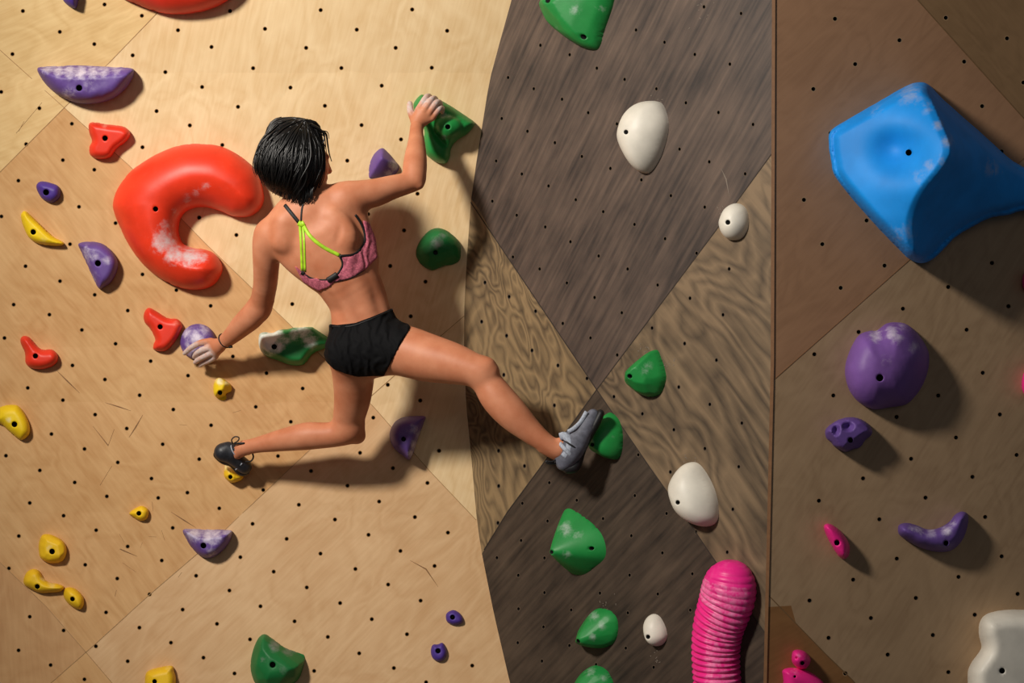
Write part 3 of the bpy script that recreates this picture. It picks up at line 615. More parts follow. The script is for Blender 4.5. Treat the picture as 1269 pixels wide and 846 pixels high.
# ribbed pink worm hold, swept along its spine
def ribbed():
    path = [(905,694,7),(905,697,15),(905,703,22),(904.5,712,28),(903.5,724,31.5),(901,738,32.5),(897,752,31.5),(892,766,30.5),(888,782,29.5),(886,800,28.8),(886,820,28.5),(888,850,28.5),(893,890,28),(901,930,24),(905,948,10)]
    px = np.array([q[0] for q in path], float); py = np.array([q[1] for q in path], float); pr = np.array([q[2] for q in path], float)
    L_ = np.r_[0, np.cumsum(np.hypot(np.diff(px), np.diff(py)))]; n = 330; s = np.linspace(0, L_[-1], n)
    X = np.interp(s, L_, px); Y = np.interp(s, L_, py); R_ = np.interp(s, L_, pr)
    k = np.ones(9)/9; X2 = np.convolve(np.pad(X, 4, 'edge'), k, 'valid'); Y2 = np.convolve(np.pad(Y, 4, 'edge'), k, 'valid'); R_ = np.convolve(np.pad(R_, 4, 'edge'), k, 'valid')
    verts = []; faces = []; ns = 36; nn = WN('M', 895, 780); amp = np.clip((s-30)/30, .25, 1)
    for i in range(n):
        a = max(0, i-3); b = min(n-1, i+3)
        A = WP('M', X2[a], Y2[a]); B = WP('M', X2[b], Y2[b]); T = (B-A).normalized(); S = nn.cross(T).normalized()
        rib = abs(math.sin(s[i]*math.pi/7.2))**.8
        sc_ = DW['M'](X2[i], Y2[i])/F
        # a thick tube as wide as seen, partly let into the wall plane
        c0 = P(X2[i]+1, Y2[i], DW['M'](X2[i], Y2[i])-.05)
        for j in range(ns):
            t = 2*math.pi*j/ns; w_ = .5+.5*math.cos(t)
            rr = R_[i]*sc_*(1-.17*(1-rib)*amp[i]*(.75+.25*math.sin(t*3+i*.02)))
            verts.append(c0+S*(rr*math.sin(t)*1.06)+nn*(rr*math.cos(t)))
        if i:
            for j in range(ns): faces.append((ns*(i-1)+j, ns*(i-1)+(j+1) % ns, ns*i+(j+1) % ns, ns*i+j))
    faces.append(tuple(range(ns))); faces.append(tuple(ns*(n-1)+j for j in range(ns)))
    cen = WP('M', 895, 780); o = mesh_obj('climbing_hold', [v-cen for v in verts], faces, C['pink']); o.location = cen; recalc(o)
    ck = []
    for i in range(n):
        for j in range(ns):
            t = 2*math.pi*j/ns; f_ = .1
            if 25 < s[i] < 55 and math.cos(t) > .2: f_ = .42
            if s[i] > 55 and .1 < t < 1.5: f_ = .36
            ck.append(f_)
    at = o.data.attributes.new('chalk', 'FLOAT', 'POINT'); at.data.foreach_set('value', np.array(ck, np.float32))
    tag(o, 'long ribbed pink curved hold at the bottom right of the dark wall', 'climbing hold'); return o
ribbed()
# --- right wall
blue = [(1027,178),(1029,163),(1045,151),(1085,128),(1120,108),(1137,102),(1151,105),(1170,124),(1220,168),(1255,199),(1300,222),(1340,240),(1345,262),(1310,264),(1269,261),(1250,266),(1227,270),(1203,282),(1184,294),(1169,309),(1156,321),(1142,326),(1127,321),(1111,306),(1075,268),(1037,222),(1030,200)]
def soft(y, ys_, vs_, sg=9.0):
    g_ = np.arange(60, 370, 1.0); f_ = np.interp(g_, ys_, vs_); k_ = np.exp(-.5*(np.arange(-30, 31)/sg)**2); k_ /= k_.sum()
    return np.interp(y, g_, np.convolve(np.pad(f_, 30, 'edge'), k_, 'valid'))
def blue_extra(V, D):
    x, y = V[:, 0], V[:, 1]
    # crest line: top corner, out to the peak, back to the bottom corner
    cx = soft(y, [100, 130, 160, 185, 205, 235, 270, 326], [1146, 1157, 1170, 1181, 1172, 1146, 1131, 1136])
    pk = soft(y, [100, 130, 165, 188, 215, 260, 326], [.55, .72, .92, 1.0, .92, .72, .55])
    lx = 1027.0
    left = .20+(pk-.20)*np.clip((x-lx)/(cx-lx), 0, 1)**1.0
    rx = soft(y, [100, 150, 190, 240, 260, 280, 326], [1160, 1215, 1270, 1330, 1300, 1215, 1150])
    right = pk*(1-np.clip((x-cx)/np.maximum(rx-cx, 18), 0, 1)**.75*.86)
    s = np.where(x < cx, left, right); s = left-.5*(left-right+np.sqrt((left-right)**2+.003))
    dim = .13*np.exp(-(((x-1112)/30)**2+((y-186)/26)**2))
    roof = np.where(np.abs(x-cx) < 10, s-.03*(1-np.abs(x-cx)/10), s)
    edge = np.sqrt(np.clip(1-(1-np.clip(D/14, 0, 1))**2, 0, 1))
    base = np.sqrt(np.clip(1-(1-np.clip(D/D.max(), 0, 1))**2, 0, 1))
    return (roof-dim)*edge-base
make_hold('R', blue, C['blue'], .40, [(1126,189)], 'dist', None, 2.0, seed=40, hr=3.9, extra=blue_extra, step=1.9,
          chalk=[(1128,114,20,.5),(1150,135,12,.4),(1163,155,9,.55),(1174,175,10,.55),(1166,200,10,.45),(1118,290,20,.35),(1140,220,14,.3),(1152,205,12,.35),(1230,208,16,.4),(1085,135,12,.25)],
          label='giant blue peaked hold reaching the right edge of the picture')
zp = lambda L_: sc(L_, 949, 370, Z)
make_hold('R', zp([(388,370),(395,300),(425,225),(460,175),(510,157),(545,155),(590,122),(640,115),(690,125),(740,165),(785,230),(800,280),(795,350),(765,430),(720,490),(680,520),(600,533),(530,542),(460,510),(410,450)]), C['lilac'], .13, zp([(559,388)]), 'dist', 44, 2.0, seed=41, hr=4.4,
          rough=.006, chalk=[(1085,416,10,.7),(1105,412,10,.75),(1112,420,9,.65),(1132,430,9,.5),(1098,447,9,.3),(1118,405,9,.4)], label='large round purple boulder hold below the giant blue one')
make_hold('R', zp([(290,655),(300,630),(340,600),(390,582),(450,583),(500,610),(522,645),(515,670),(490,690),(465,725),(430,738),(385,750),(340,728),(320,705),(298,685)]), C['purple'], .08, zp([(415,693)]), 'dist', 14, seed=42, hr=3.2, facet=16, n_sm=3,
          extra=lambda V, D: -.45*np.clip(1-np.hypot(V[:, 0]-1036, (V[:, 1]-532)*.7)/6, 0, 1)-.45*np.clip(1-np.hypot((V[:, 0]-1051)*.8, V[:, 1]-528)/7, 0, 1), label='small pitted purple hold with scooped pockets, below the purple boulder')
make_hold('R', zr([(292,235),(305,218),(335,228),(370,260),(393,300),(392,340),(372,358),(345,340),(312,285)]), C['pink'], .06, zr([(344,294)]), 'dist', 9, seed=43, hr=3.4,
          label='small pink lens-shaped hold near the dark wall, left of the curved purple one')
make_hold('R', zr([(584,245),(590,222),(620,215),(660,225),(700,240),(745,235),(785,212),(810,182),(838,170),(860,182),(860,220),(845,270),(820,305),(785,327),(730,328),(670,312),(620,285),(592,265)]), C['purple'], .075, zr([(774,295)]), 'dist', 13, seed=44, hr=3.2, rough=.02,
          chalk=[(1138,657,9,.5),(1155,660,9,.5),(1172,658,8,.6),(1180,650,7,.5),(1130,655,6,.4)], label='curved purple horn-shaped hold on the right wall')
make_hold('R', [(970,838),(970,830),(978,827),(990,828),(1003,832),(1014,839),(1022,848),(1030,870),(1010,895),(985,890),(973,862)], C['pink'], .05, [(985,838)], 'dist', 16, seed=45, hr=1.6, chalk=[(985,830,8,.3)],
          label='pink rounded hold cut off by the bottom edge, beneath the pink skull-like knob')
make_hold('R', zr([(165,750),(170,722),(190,714),(218,722),(238,745),(238,768),(220,790),(195,790),(172,772)]), C['pink'], .06, zr([(208,768)]), 'dist', 10, seed=46, hr=2.6,
          extra=lambda V, D: -.3*np.clip(1-np.hypot(V[:, 0]-987, V[:, 1]-815)/2, 0, 1), chalk=[(990,812,5,.4)], label='small pink knob hold just above the bottom pink hold')
wb_ = [(1199,836),(1203,822),(1213,808),(1216,800),(1213,786),(1214,771),(1222,761),(1240,756),(1262,755),(1285,758),(1305,775),(1312,810),(1308,850),(1290,885),(1250,905),(1215,895),(1202,865)]
make_hold('R', wb_, C['white'], .13, zr([(995,798)]), 'dist', 24, 2.0, seed=47, hr=3.6, chalk=[(1235,775,8,.35),(1245,800,14,.2)], label='large white wavy hold in the bottom right corner')
make_hold('R', [(1267,345),(1271,336),(1282,333),(1292,345),(1290,360),(1276,364),(1268,356)], C['pink'], .05, [], 'dist', seed=48, label='pink sliver of a hold at the right edge, below the giant blue one')
make_hold('R', [(1266,475),(1270,460),(1284,452),(1298,465),(1296,485),(1280,495),(1269,488)], C['pink'], .05, [], 'dist', seed=49, label='pink sliver of a hold at the right edge, level with the purple boulder')

# ------------------------------------------------------------------ the climber
def catmull(pts, n=6):
    out = []; A = [np.array(p, float) for p in pts]; A = [2*A[0]-A[1]]+A+[2*A[-1]-A[-2]]
    for i in range(1, len(A)-2):
        p0, p1, p2, p3 = A[i-1:i+3]
        for t in np.arange(n)/n: out.append(.5*((2*p1)+(-p0+p2)*t+(2*p0-5*p1+4*p2-p3)*t*t+(-p0+3*p1-3*p2+p3)*t**3))
    out.append(A[-2]); return out
def dm(px_r, d): return px_r*d/F
class Field:
    def __init__(s, lo, hi, h):
        s.lo = np.array(lo, float); s.h = h; s.n = np.ceil((np.array(hi)-s.lo)/h).astype(int)+1
        s.v = np.full(s.n, 1.0, np.float32)
    def box(s, lo, hi):
        a = np.maximum(0, np.floor((np.array(lo)-s.lo)/s.h).astype(int)); b = np.minimum(s.n, np.ceil((np.array(hi)-s.lo)/s.h).astype(int)+1)
        return a, b
    def coords(s, a, b):
        X = (s.lo[0]+s.h*np.arange(a[0], b[0])).astype(np.float32)[:, None, None]
        Y = (s.lo[1]+s.h*np.arange(a[1], b[1])).astype(np.float32)[None, :, None]
        Zz = (s.lo[2]+s.h*np.arange(a[2], b[2])).astype(np.float32)[None, None, :]
        return X, Y, Zz
    def apply(s, fn, lo, hi, k, sub=False):
        a, b = s.box(np.array(lo)-k*1.5-.012, np.array(hi)+k*1.5+.012)
        if np.any(b <= a): return
        X, Y, Zz = s.coords(a, b); d = fn(X, Y, Zz)
        sl = (slice(a[0], b[0]), slice(a[1], b[1]), slice(a[2], b[2])); cur = s.v[sl]
        if sub: d = -d; hh = np.clip(.5-.5*(cur-d)/k, 0, 1); s.v[sl] = cur*(1-hh)+d*hh+k*hh*(1-hh)
        else: hh = np.clip(.5+.5*(d-cur)/k, 0, 1); s.v[sl] = d*(1-hh)+cur*hh-k*hh*(1-hh)
    def cone(s, A, B, ra, rb, k=.02, kd=1.0, sub=False):
        A = np.array(A); B = np.array(B); ab = B-A; L2 = float(ab@ab)+1e-12
        def fn(X, Y, Zz):
            t = np.clip(((X-A[0])*ab[0]+(Y-A[1])*ab[1]+(Zz-A[2])*ab[2])/L2, 0, 1)
            ox = X-(A[0]+t*ab[0]); oy = (Y-(A[1]+t*ab[1]))/kd; oz = Zz-(A[2]+t*ab[2])
            return (np.sqrt(ox*ox+oy*oy+oz*oz)-(ra+(rb-ra)*t))*min(1, kd if kd < 1 else 1)
        R = max(ra, rb)*max(1, kd)
        s.apply(fn, np.minimum(A, B)-R, np.maximum(A, B)+R, k, sub)
    def ell(s, c, ax, rads, k=.015, sub=False):
        """ellipsoid with orthonormal axes ax (3x3 rows)"""
        c = np.array(c); ax = np.array(ax); R = max(rads); mn = min(rads)
        def fn(X, Y, Zz):
            q = 0
            for a_, r_ in zip(ax, rads): q = q+(((X-c[0])*a_[0]+(Y-c[1])*a_[1]+(Zz-c[2])*a_[2])/r_)**2
            q = np.sqrt(q)+1e-6; return (q-1)*mn
        s.apply(fn, c-R, c+R, k, sub)
    def chain(s, pts, k=.02, kd=1.0, sub=False):
        if len(pts) > 2: pts = [tuple(q) for q in catmull(pts, 4)]
        if sub:
            for p, q in zip(pts[:-1], pts[1:]): s.cone(P(*p[:3]), P(*q[:3]), dm(p[3], p[2]), dm(q[3], q[2]), k*.6, kd, sub)
            return
        A = [np.array(P(*p[:3])) for p in pts]; R = [dm(p[3], p[2]) for p in pts]; rm = max(R)*max(1, kd)
        m = k*1.5+.012; lo = np.min(A, axis=0)-rm-m; hi = np.max(A, axis=0)+rm+m
        a, b = s.box(lo, hi)
        if np.any(b <= a): return
        tmp = np.full(tuple(b-a), 1.0, np.float32)
        for i in range(len(A)-1):
            l = np.minimum(A[i], A[i+1])-rm-m; h_ = np.maximum(A[i], A[i+1])+rm+m; a2, b2 = s.box(l, h_); a2 = np.maximum(a2, a); b2 = np.minimum(b2, b)
            if np.any(b2 <= a2): continue
            X, Y, Zz = s.coords(a2, b2); ab = A[i+1]-A[i]; L2 = float(ab@ab)+1e-12
            t = np.clip(((X-A[i][0])*ab[0]+(Y-A[i][1])*ab[1]+(Zz-A[i][2])*ab[2])/L2, 0, 1)
            ox = X-(A[i][0]+t*ab[0]); oy = (Y-(A[i][1]+t*ab[1]))/kd; oz = Zz-(A[i][2]+t*ab[2])
            d = (np.sqrt(ox*ox+oy*oy+oz*oz)-(R[i]+(R[i+1]-R[i])*t))*min(1, kd)
            sl = tuple(slice(x-z, y-z) for x, y, z in zip(a2, b2, a)); cur = tmp[sl]; kk = .004; hh = np.clip(.5+.5*(d-cur)/kk, 0, 1)
            tmp[sl] = d*(1-hh)+cur*hh-kk*hh*(1-hh)
        sl = tuple(slice(x, y) for x, y in zip(a, b)); cur = s.v[sl]; hh = np.clip(.5+.5*(tmp-cur)/k, 0, 1)
        s.v[sl] = tmp*(1-hh)+cur*hh-k*hh*(1-hh)
def nets(v, lo, h):
    """surface nets: zero level of a grid -> vertices, quads"""
    v = np.pad(v, 1, constant_values=.5); lo = np.array(lo)-h
    ins = v < 0; nx, ny, nz = v.shape
    cs = np.zeros((nx-1, ny-1, nz-1), np.uint8)
    for i in (0, 1):
        for j in (0, 1):
            for k in (0, 1): cs += ins[i:nx-1+i, j:ny-1+j, k:nz-1+k]
    act = np.argwhere((cs > 0) & (cs < 8)); idx = np.full(cs.shape, -1, np.int32); idx[tuple(act.T)] = np.arange(len(act))
    corner = np.array([(i, j, k) for i in (0, 1) for j in (0, 1) for k in (0, 1)])
    cv = np.stack([v[tuple((act+c).T)] for c in corner], 1)
    acc = np.zeros((len(act), 3)); cnt = np.zeros(len(act))
    for a in range(8):
        for b in range(a+1, 8):
            if np.abs(corner[a]-corner[b]).sum() != 1: continue
            m = (cv[:, a] < 0) != (cv[:, b] < 0); t = cv[m, a]/(cv[m, a]-cv[m, b])
            acc[m] += corner[a]+(corner[b]-corner[a])*t[:, None]; cnt[m] += 1
    V = lo+h*(act+acc/cnt[:, None]); quads = []
    for ax in range(3):
        u, w = [(1, 2), (2, 0), (0, 1)][ax]
        sl0 = [slice(None)]*3; sl1 = [slice(None)]*3; sl0[ax] = slice(0, -1); sl1[ax] = slice(1, None)
        A = ins[tuple(sl0)]; B = ins[tuple(sl1)]; e = np.argwhere(A != B)
        e = e[(e[:, u] > 0) & (e[:, w] > 0)]; f = A[tuple(e.T)]
        du = np.zeros(3, int); du[u] = 1; dw = np.zeros(3, int); dw[w] = 1
        q = np.stack([idx[tuple((e-du-dw).T)], idx[tuple((e-dw).T)], idx[tuple(e.T)], idx[tuple((e-du).T)]], 1)
        q[~f] = q[~f][:, ::-1]; quads.append(q)
    Q = np.concatenate(quads); Q = Q[(Q >= 0).all(1)]
    return V, Q
def relax(V, Q, it=2, lam=.5):
    for _ in range(it):
        acc = np.zeros_like(V); cnt = np.zeros(len(V))
        for a, b in ((0, 1), (1, 2), (2, 3), (3, 0)):
            np.add.at(acc, Q[:, a], V[Q[:, b]]); np.add.at(cnt, Q[:, a], 1); np.add.at(acc, Q[:, b], V[Q[:, a]]); np.add.at(cnt, Q[:, b], 1)
        V = V*(1-lam)+lam*acc/np.maximum(cnt, 1)[:, None]
    return V
def np_mesh(name, V, Q, mat, parent=None):
    me = bpy.data.meshes.new(name); me.vertices.add(len(V)); me.vertices.foreach_set('co', V.astype(np.float32).ravel())
    me.loops.add(Q.size); me.loops.foreach_set('vertex_index', Q.astype(np.int32).ravel()); me.polygons.add(len(Q))
    me.polygons.foreach_set('loop_start', np.arange(0, Q.size, 4, dtype=np.int32)); me.polygons.foreach_set('loop_total', np.full(len(Q), 4, np.int32))
    me.update(calc_edges=True); me.validate(); me.polygons.foreach_set('use_smooth', [True]*len(me.polygons)); me.materials.append(mat)
    return link(bpy.data.objects.new(name, me), parent)

body = Field((-1.16, -.78, ZC-.62), (.30, .04, ZC+1.02), .0045)
B = body
# trunk
B.chain([(453,430,4.09,40),(450,408,4.10,38),(444,374,4.10,35.5),(432,348,4.08,38.5),(417,322,4.06,43),(400,297,4.05,46),(388,276,4.05,40)], .03, .66)
B.chain([(345,286,4.05,22),(366,268,4.04,25),(388,256,4.04,25),(412,252,4.04,23),(430,248,4.04,21)], .035, .85)
B.chain([(352,300,4.05,21),(372,322,4.05,19),(392,338,4.06,17)], .03, .8)
B.chain([(436,268,4.05,19),(447,295,4.06,16),(454,318,4.07,14)], .03, .8)
B.chain([(380,266,4.04,22),(374,240,4.03,16)], .03)
B.chain([(376,254,4.04,16.5),(376,222,4.04,15.5)], .02)
# shoulder blades, loin muscles, glutes
B.chain([(414,268,3.985,12),(428,292,3.985,14),(426,304,3.995,10)], .025, .7)
B.chain([(352,276,3.99,12),(350,298,3.995,13)], .025, .7)
B.chain([(386,300,3.985,10),(408,335,4.0,10),(430,372,4.03,9),(440,395,4.04,9)], .02, .7)
B.chain([(404,288,3.98,9),(424,325,4.0,10),(446,362,4.03,9),(456,390,4.045,9)], .02, .7)
B.chain([(432,436,4.055,25)]*2, .03, .8); B.chain([(466,430,4.055,27)]*2, .03, .8)
# grooves: spine, shoulder-blade borders
B.chain([(382,270,3.93,4.4),(394,292,3.925,5.0),(414,330,3.95,5.4),(440,372,3.985,5.0),(450,394,4.0,4.2)], .02, 1, True)
B.chain([(421,270,3.938,2.5),(420,284,3.94,4.5),(417,299,3.948,3.5)], .02, 1, True)
B.chain([(384,300,3.93,2.5),(398,322,3.94,4.0),(412,338,3.96,2.5)], .018, 1, True)
B.chain([(362,280,3.94,2.5),(364,304,3.95,4.0)], .018, 1, True)
B.chain([(343,296,3.955,2.5),(352,318,3.975,3.5)], .018, 1, True)
B.chain([(449,418,3.975,2.5),(449,452,3.98,5)], .015, 1, True)
# left arm
B.chain([(334,292,4.06,19.5),(331,305,4.07,17.5),(330,325,4.10,16),(329,350,4.155,14.5),(325,372,4.215,14),(321,383,4.24,14)], .022)
B.chain([(321,381,4.24,14),(312,392,4.26,15),(300,403,4.295,13.5),(288,415,4.33,10.5),(277,424,4.362,8.3)], .018)
B.chain([(329,373,4.21,9),(325,386,4.225,6)], .012)
# right arm
B.chain([(430,247,4.04,21),(446,242,4.045,18),(464,239,4.06,17),(486,232,4.08,14.5),(508,226,4.10,12.5),(514,222,4.105,12)], .022)
B.chain([(514,221,4.105,12.5),(514,210,4.12,14.5),(515,195,4.15,13.5),(516,178,4.20,10.5),(516,164,4.24,8.2),(517,155,4.262,8.0)], .018)
B.chain([(518,226,4.09,6),(520,229,4.09,5)], .012)
# outstretched right leg
B.chain([(466,430,4.09,31),(498,434,4.06,31.5),(530,443,4.02,29.5),(560,450,3.98,25.5),(583,457,3.95,21),(597,462,3.94,19)], .03)
B.chain([(598,461,3.94,18.5),(604,474,3.94,18),(616,492,3.93,20.5),(634,512,3.92,20),(655,532,3.915,15.5),(675,548,3.91,12),(690,557,3.91,11.5)], .02)
B.chain([(603,456,3.925,12.5),(607,460,3.925,11)], .012)
B.chain([(694,546,3.90,4.5)]*2, .01); B.chain([(672,556,3.91,5),(690,566,3.915,5)], .012)
B.chain([(695,556,3.91,11),(712,548,3.91,11)], .012)
# bent left leg
B.chain([(436,440,4.10,28),(438,465,4.15,25.5),(437,492,4.20,22.5),(433,515,4.24,19.5),(431,530,4.255,18)], .03)
B.chain([(433,530,4.255,18),(422,536,4.255,16),(405,539,4.26,15.5),(382,540,4.27,16.8),(362,543,4.28,15),(340,547,4.295,12.3),(320,551,4.31,9.6),(302,555,4.33,8.8)], .02)
B.chain([(443,540,4.265,10)]*2, .015)
B.chain([(303,555,4.33,8.5),(292,562,4.35,8)], .012)
# head: skull, jaw and face, turned to the right and to the wall
HC = P(373, 199, 4.03); fd = Vector((.90, .42, -.08)).normalized(); up = (Vector((.10, .02, 1))-fd*Vector((.10, .02, 1)).dot(fd)).normalized(); sd = fd.cross(up).normalized()
AX = [fd, sd, up]
def hp(f, s_, u): return HC+fd*f+sd*s_+up*u
B.ell(HC, AX, (.096, .073, .092), .02)
B.ell(hp(.035, 0, -.035), AX, (.060, .056, .072), .02)
B.cone(hp(.03, .035, -.065), hp(.078, 0, -.092), .022, .017, .02); B.cone(hp(.03, -.035, -.065), hp(.078, 0, -.092), .022, .017, .02)
B.cone(hp(.088, 0, .012), hp(.106, 0, -.022), .008, .0105, .010)             # nose
B.cone(hp(.098, .009, -.024), hp(.098, -.009, -.024), .007, .007, .007)
B.cone(hp(.084, .028, .022), hp(.084, -.028, .022), .010, .010, .012)        # brow
for s_ in (1, -1):
    B.ell(hp(.093, .031*s_, .003), AX, (.012, .014, .009), .012, True)
    B.ell(hp(.078, .030*s_, .002), AX, (.0125, .0125, .0115), .003)
    B.ell(hp(.066, .042*s_, -.022), AX, (.02, .018, .016), .02)
B.cone(hp(.092, .016, -.050), hp(.092, -.016, -.050), .0065, .0065, .006); B.cone(hp(.089, .013, -.060), hp(.089, -.013, -.060), .007, .007, .006)
V, Q = nets(B.v, B.lo, B.h); V = relax(V, Q, 2, .5)
# hands on their own finer grids
def hand(fields, lo, hi):
    Hh = Field(lo, hi, .0021)
    for pts, k in fields: Hh.chain(pts, k)
    v_, q_ = nets(Hh.v, Hh.lo, Hh.h); return relax(v_, q_, 1, .5), q_
right_hand = [
    ([(517,158,4.255,7.8),(518,150,4.27,7.6)], .01),
    ([(517,150,4.27,7),(519,136,4.262,4.6)], .012), ([(518,150,4.27,7),(525,137,4.255,4.6)], .012), ([(519,151,4.27,7),(531,140,4.26,4.4)], .012), ([(520,152,4.27,6.5),(535,146,4.27,4.2)], .012),
    ([(519,136,4.262,4.4),(527,122,4.265,3.4),(531,119,4.30,3.0),(534,121,4.325,2.6)], .0035),
    ([(525,137,4.255,4.4),(534,124,4.258,3.5),(539,122,4.295,3.1),(541,126,4.32,2.7)], .0035),
    ([(531,140,4.26,4.3),(540,128,4.262,3.5),(545,127,4.298,3.1),(546,132,4.32,2.7)], .0035),
    ([(535,146,4.27,4.0),(544,135,4.27,3.2),(548,134,4.30,2.8),(548,139,4.318,2.4)], .0035),
    ([(515,152,4.27,5),(510,141,4.275,4.2),(508,133,4.285,3.6),(508,128,4.30,3.1)], .005)]
left_hand = [
    ([(279,423,4.351,8),(271,428,4.371,7.8)], .01),
    ([(271,427,4.371,6.5),(261,423,4.381,4.6)], .012), ([(271,428,4.371,6.5),(262,430,4.376,4.6)], .012), ([(271,429,4.371,6.5),(264,436,4.381,4.4)], .012), ([(271,431,4.373,6),(266,442,4.396,4)], .012),
    ([(261,423,4.381,4.2),(249,424.5,4.388,3.6),(238,430,4.408,3.2),(229,437.5,4.434,2.8)], .0035),
    ([(262,430,4.376,4.2),(251,433.5,4.379,3.7),(244,438,4.401,3.2),(241,442,4.431,2.8)], .0035),
    ([(264,436,4.381,4.1),(255,440.5,4.388,3.6),(247,445,4.408,3.1),(242,449,4.436,2.7)], .0035),
    ([(266,442,4.396,3.8),(259,446.5,4.408,3.2),(252,450,4.426,2.8),(248,453,4.446,2.4)], .0035),
    ([(270,433,4.386,4.5),(264,440,4.421,4),(258,444,4.446,3.4)], .005)]
VR, QR = hand(right_hand, P(500, 165, 4.26)-Vector((.0, .07, .01)), P(556, 112, 4.3)+Vector((0, .06, 0)))
VL, QL = hand(left_hand, P(222, 460, 4.35)-Vector((.01, .07, 0)), P(286, 412, 4.35)+Vector((.01, .14, .01)))
Vall = np.r_[V, VR, VL]; Qall = np.r_[Q, QR+len(V), QL+len(V)+len(VR)]

def skin_mat():
    m, nd, lk, b = newmat('skin')
    tc = N(nd, 'ShaderNodeTexCoord'); no = N(nd, 'ShaderNodeTexNoise'); no.inputs['Scale'].default_value = 14; no.inputs['Detail'].default_value = 5
    lk.new(tc.outputs['Object'], no.inputs['Vector'])
    r = ramp(nd, [(.3, s2l((198, 122, 86))), (.7, s2l((218, 146, 110)))]); lk.new(no.outputs['Fac'], r.inputs[0])
    at = N(nd, 'ShaderNodeAttribute', attribute_name='chalk'); n2 = N(nd, 'ShaderNodeTexNoise'); n2.inputs['Scale'].default_value = 90; lk.new(tc.outputs['Object'], n2.inputs['Vector'])
    mu = N(nd, 'ShaderNodeMath', operation='MULTIPLY', use_clamp=True); lk.new(at.outputs['Fac'], mu.inputs[0])
    m3 = N(nd, 'ShaderNodeMath', operation='MULTIPLY'); m3.inputs[1].default_value = 1.7; lk.new(n2.outputs['Fac'], m3.inputs[0]); lk.new(m3.outputs[0], mu.inputs[1])
    mx = N(nd, 'ShaderNodeMix', data_type='RGBA'); lk.new(mu.outputs[0], mx.inputs[0]); lk.new(r.outputs[0], mx.inputs[6]); mx.inputs[7].default_value = (*s2l((214, 196, 190)), 1)
    lk.new(mx.outputs[2], b.inputs['Base Color']); b.inputs['Roughness'].default_value = .5; b.inputs['Specular IOR Level'].default_value = .28
    b.inputs['Subsurface Weight'].default_value = .05; b.inputs['Subsurface Radius'].default_value = (1, .35, .2); b.inputs['Subsurface Scale'].default_value = .01
    bp = N(nd, 'ShaderNodeBump'); bp.inputs['Strength'].default_value = .08; bp.inputs['Distance'].default_value = .002; lk.new(n2.outputs['Fac'], bp.inputs['Height']); lk.new(bp.outputs[0], b.inputs['Normal'])
    return m
person = np_mesh('person', Vall, Qall, skin_mat())
tag(person, 'climber with short black hair in pink sports bra and black shorts', 'person')
def near(Vv, pts, r):
    d = np.full(len(Vv), 1e9)
    for p in pts: d = np.minimum(d, np.linalg.norm(Vv-np.array(p), axis=1))
    return np.clip(1-d/r, 0, 1)
ck = np.maximum(near(Vall, [P(540,126,4.28), P(530,124,4.28), P(509,130,4.29), P(546,133,4.29)], .055)*2.2, near(Vall, [P(240,437,4.40), P(246,446,4.42), P(232,437,4.42), P(254,440,4.39)], .06)*2.4)
ck = np.clip(ck, 0, .95); at = person.data.attributes.new('chalk', 'FLOAT', 'POINT'); at.data.foreach_set('value', ck.astype(np.float32))

# clothing cut from a slightly inflated body
def proj(V):
    d = V[..., 1]+D0; return CX+F*V[..., 0]/d, CY-F*(V[..., 2]-ZC)/d
def garment(name, polys, off, mat, front=None, wrinkle=0.0, it=2):
    allp = np.concatenate([np.array(p) for p in polys+([front] if front else [])]); lo, hi = allp.min(0), allp.max(0)
    a = P(lo[0]-8, hi[1]+8, 4.1); b = P(hi[0]+8, lo[1]-8, 4.1)
    ia, ib = B.box((a.x, -.75, a.z), (b.x, .0, b.z)); X, Y, Zz = B.coords(ia, ib)
    X, Y, Zz = np.broadcast_arrays(X, Y, Zz); pts = np.stack([X, Y, Zz], -1).reshape(-1, 3)
    f = B.v[ia[0]:ib[0], ia[1]:ib[1], ia[2]:ib[2]].reshape(-1)-off
    sel = np.abs(f) < .06; px, py = proj(pts); q = np.c_[px, py]
    reg = np.full(len(pts), 1.0); 
    r_ = np.full(sel.sum(), -1e9)
    for p in polys: r_ = np.maximum(r_, pdist(q[sel], np.array(p, float)))
    if front:
        fr = pdist(q[sel], np.array(front, float)); yy = pts[sel, 1]; r_ = np.where(yy > -.43, fr, r_)
    reg[sel] = -r_*.0029
    if wrinkle:
        p_ = pts[sel]; f[sel] += wrinkle*(np.sin(p_[:, 0]*120+p_[:, 2]*70+3*np.sin(p_[:, 2]*40))*np.clip(np.sin(p_[:, 0]*35-p_[:, 2]*20), 0, 1))
    fld = np.where(sel, np.maximum(f, reg), np.where(f < 0, np.maximum(f, -.001)*0+.5, .5)).reshape(X.shape)
    fld = np.where((B.v[ia[0]:ib[0], ia[1]:ib[1], ia[2]:ib[2]]-off < -.06), .5, fld)
    v_, q_ = nets(fld.astype(np.float32), B.lo+B.h*ia, B.h); v_ = relax(v_, q_, it, .5)
    return np_mesh(name, v_, q_, mat, person)
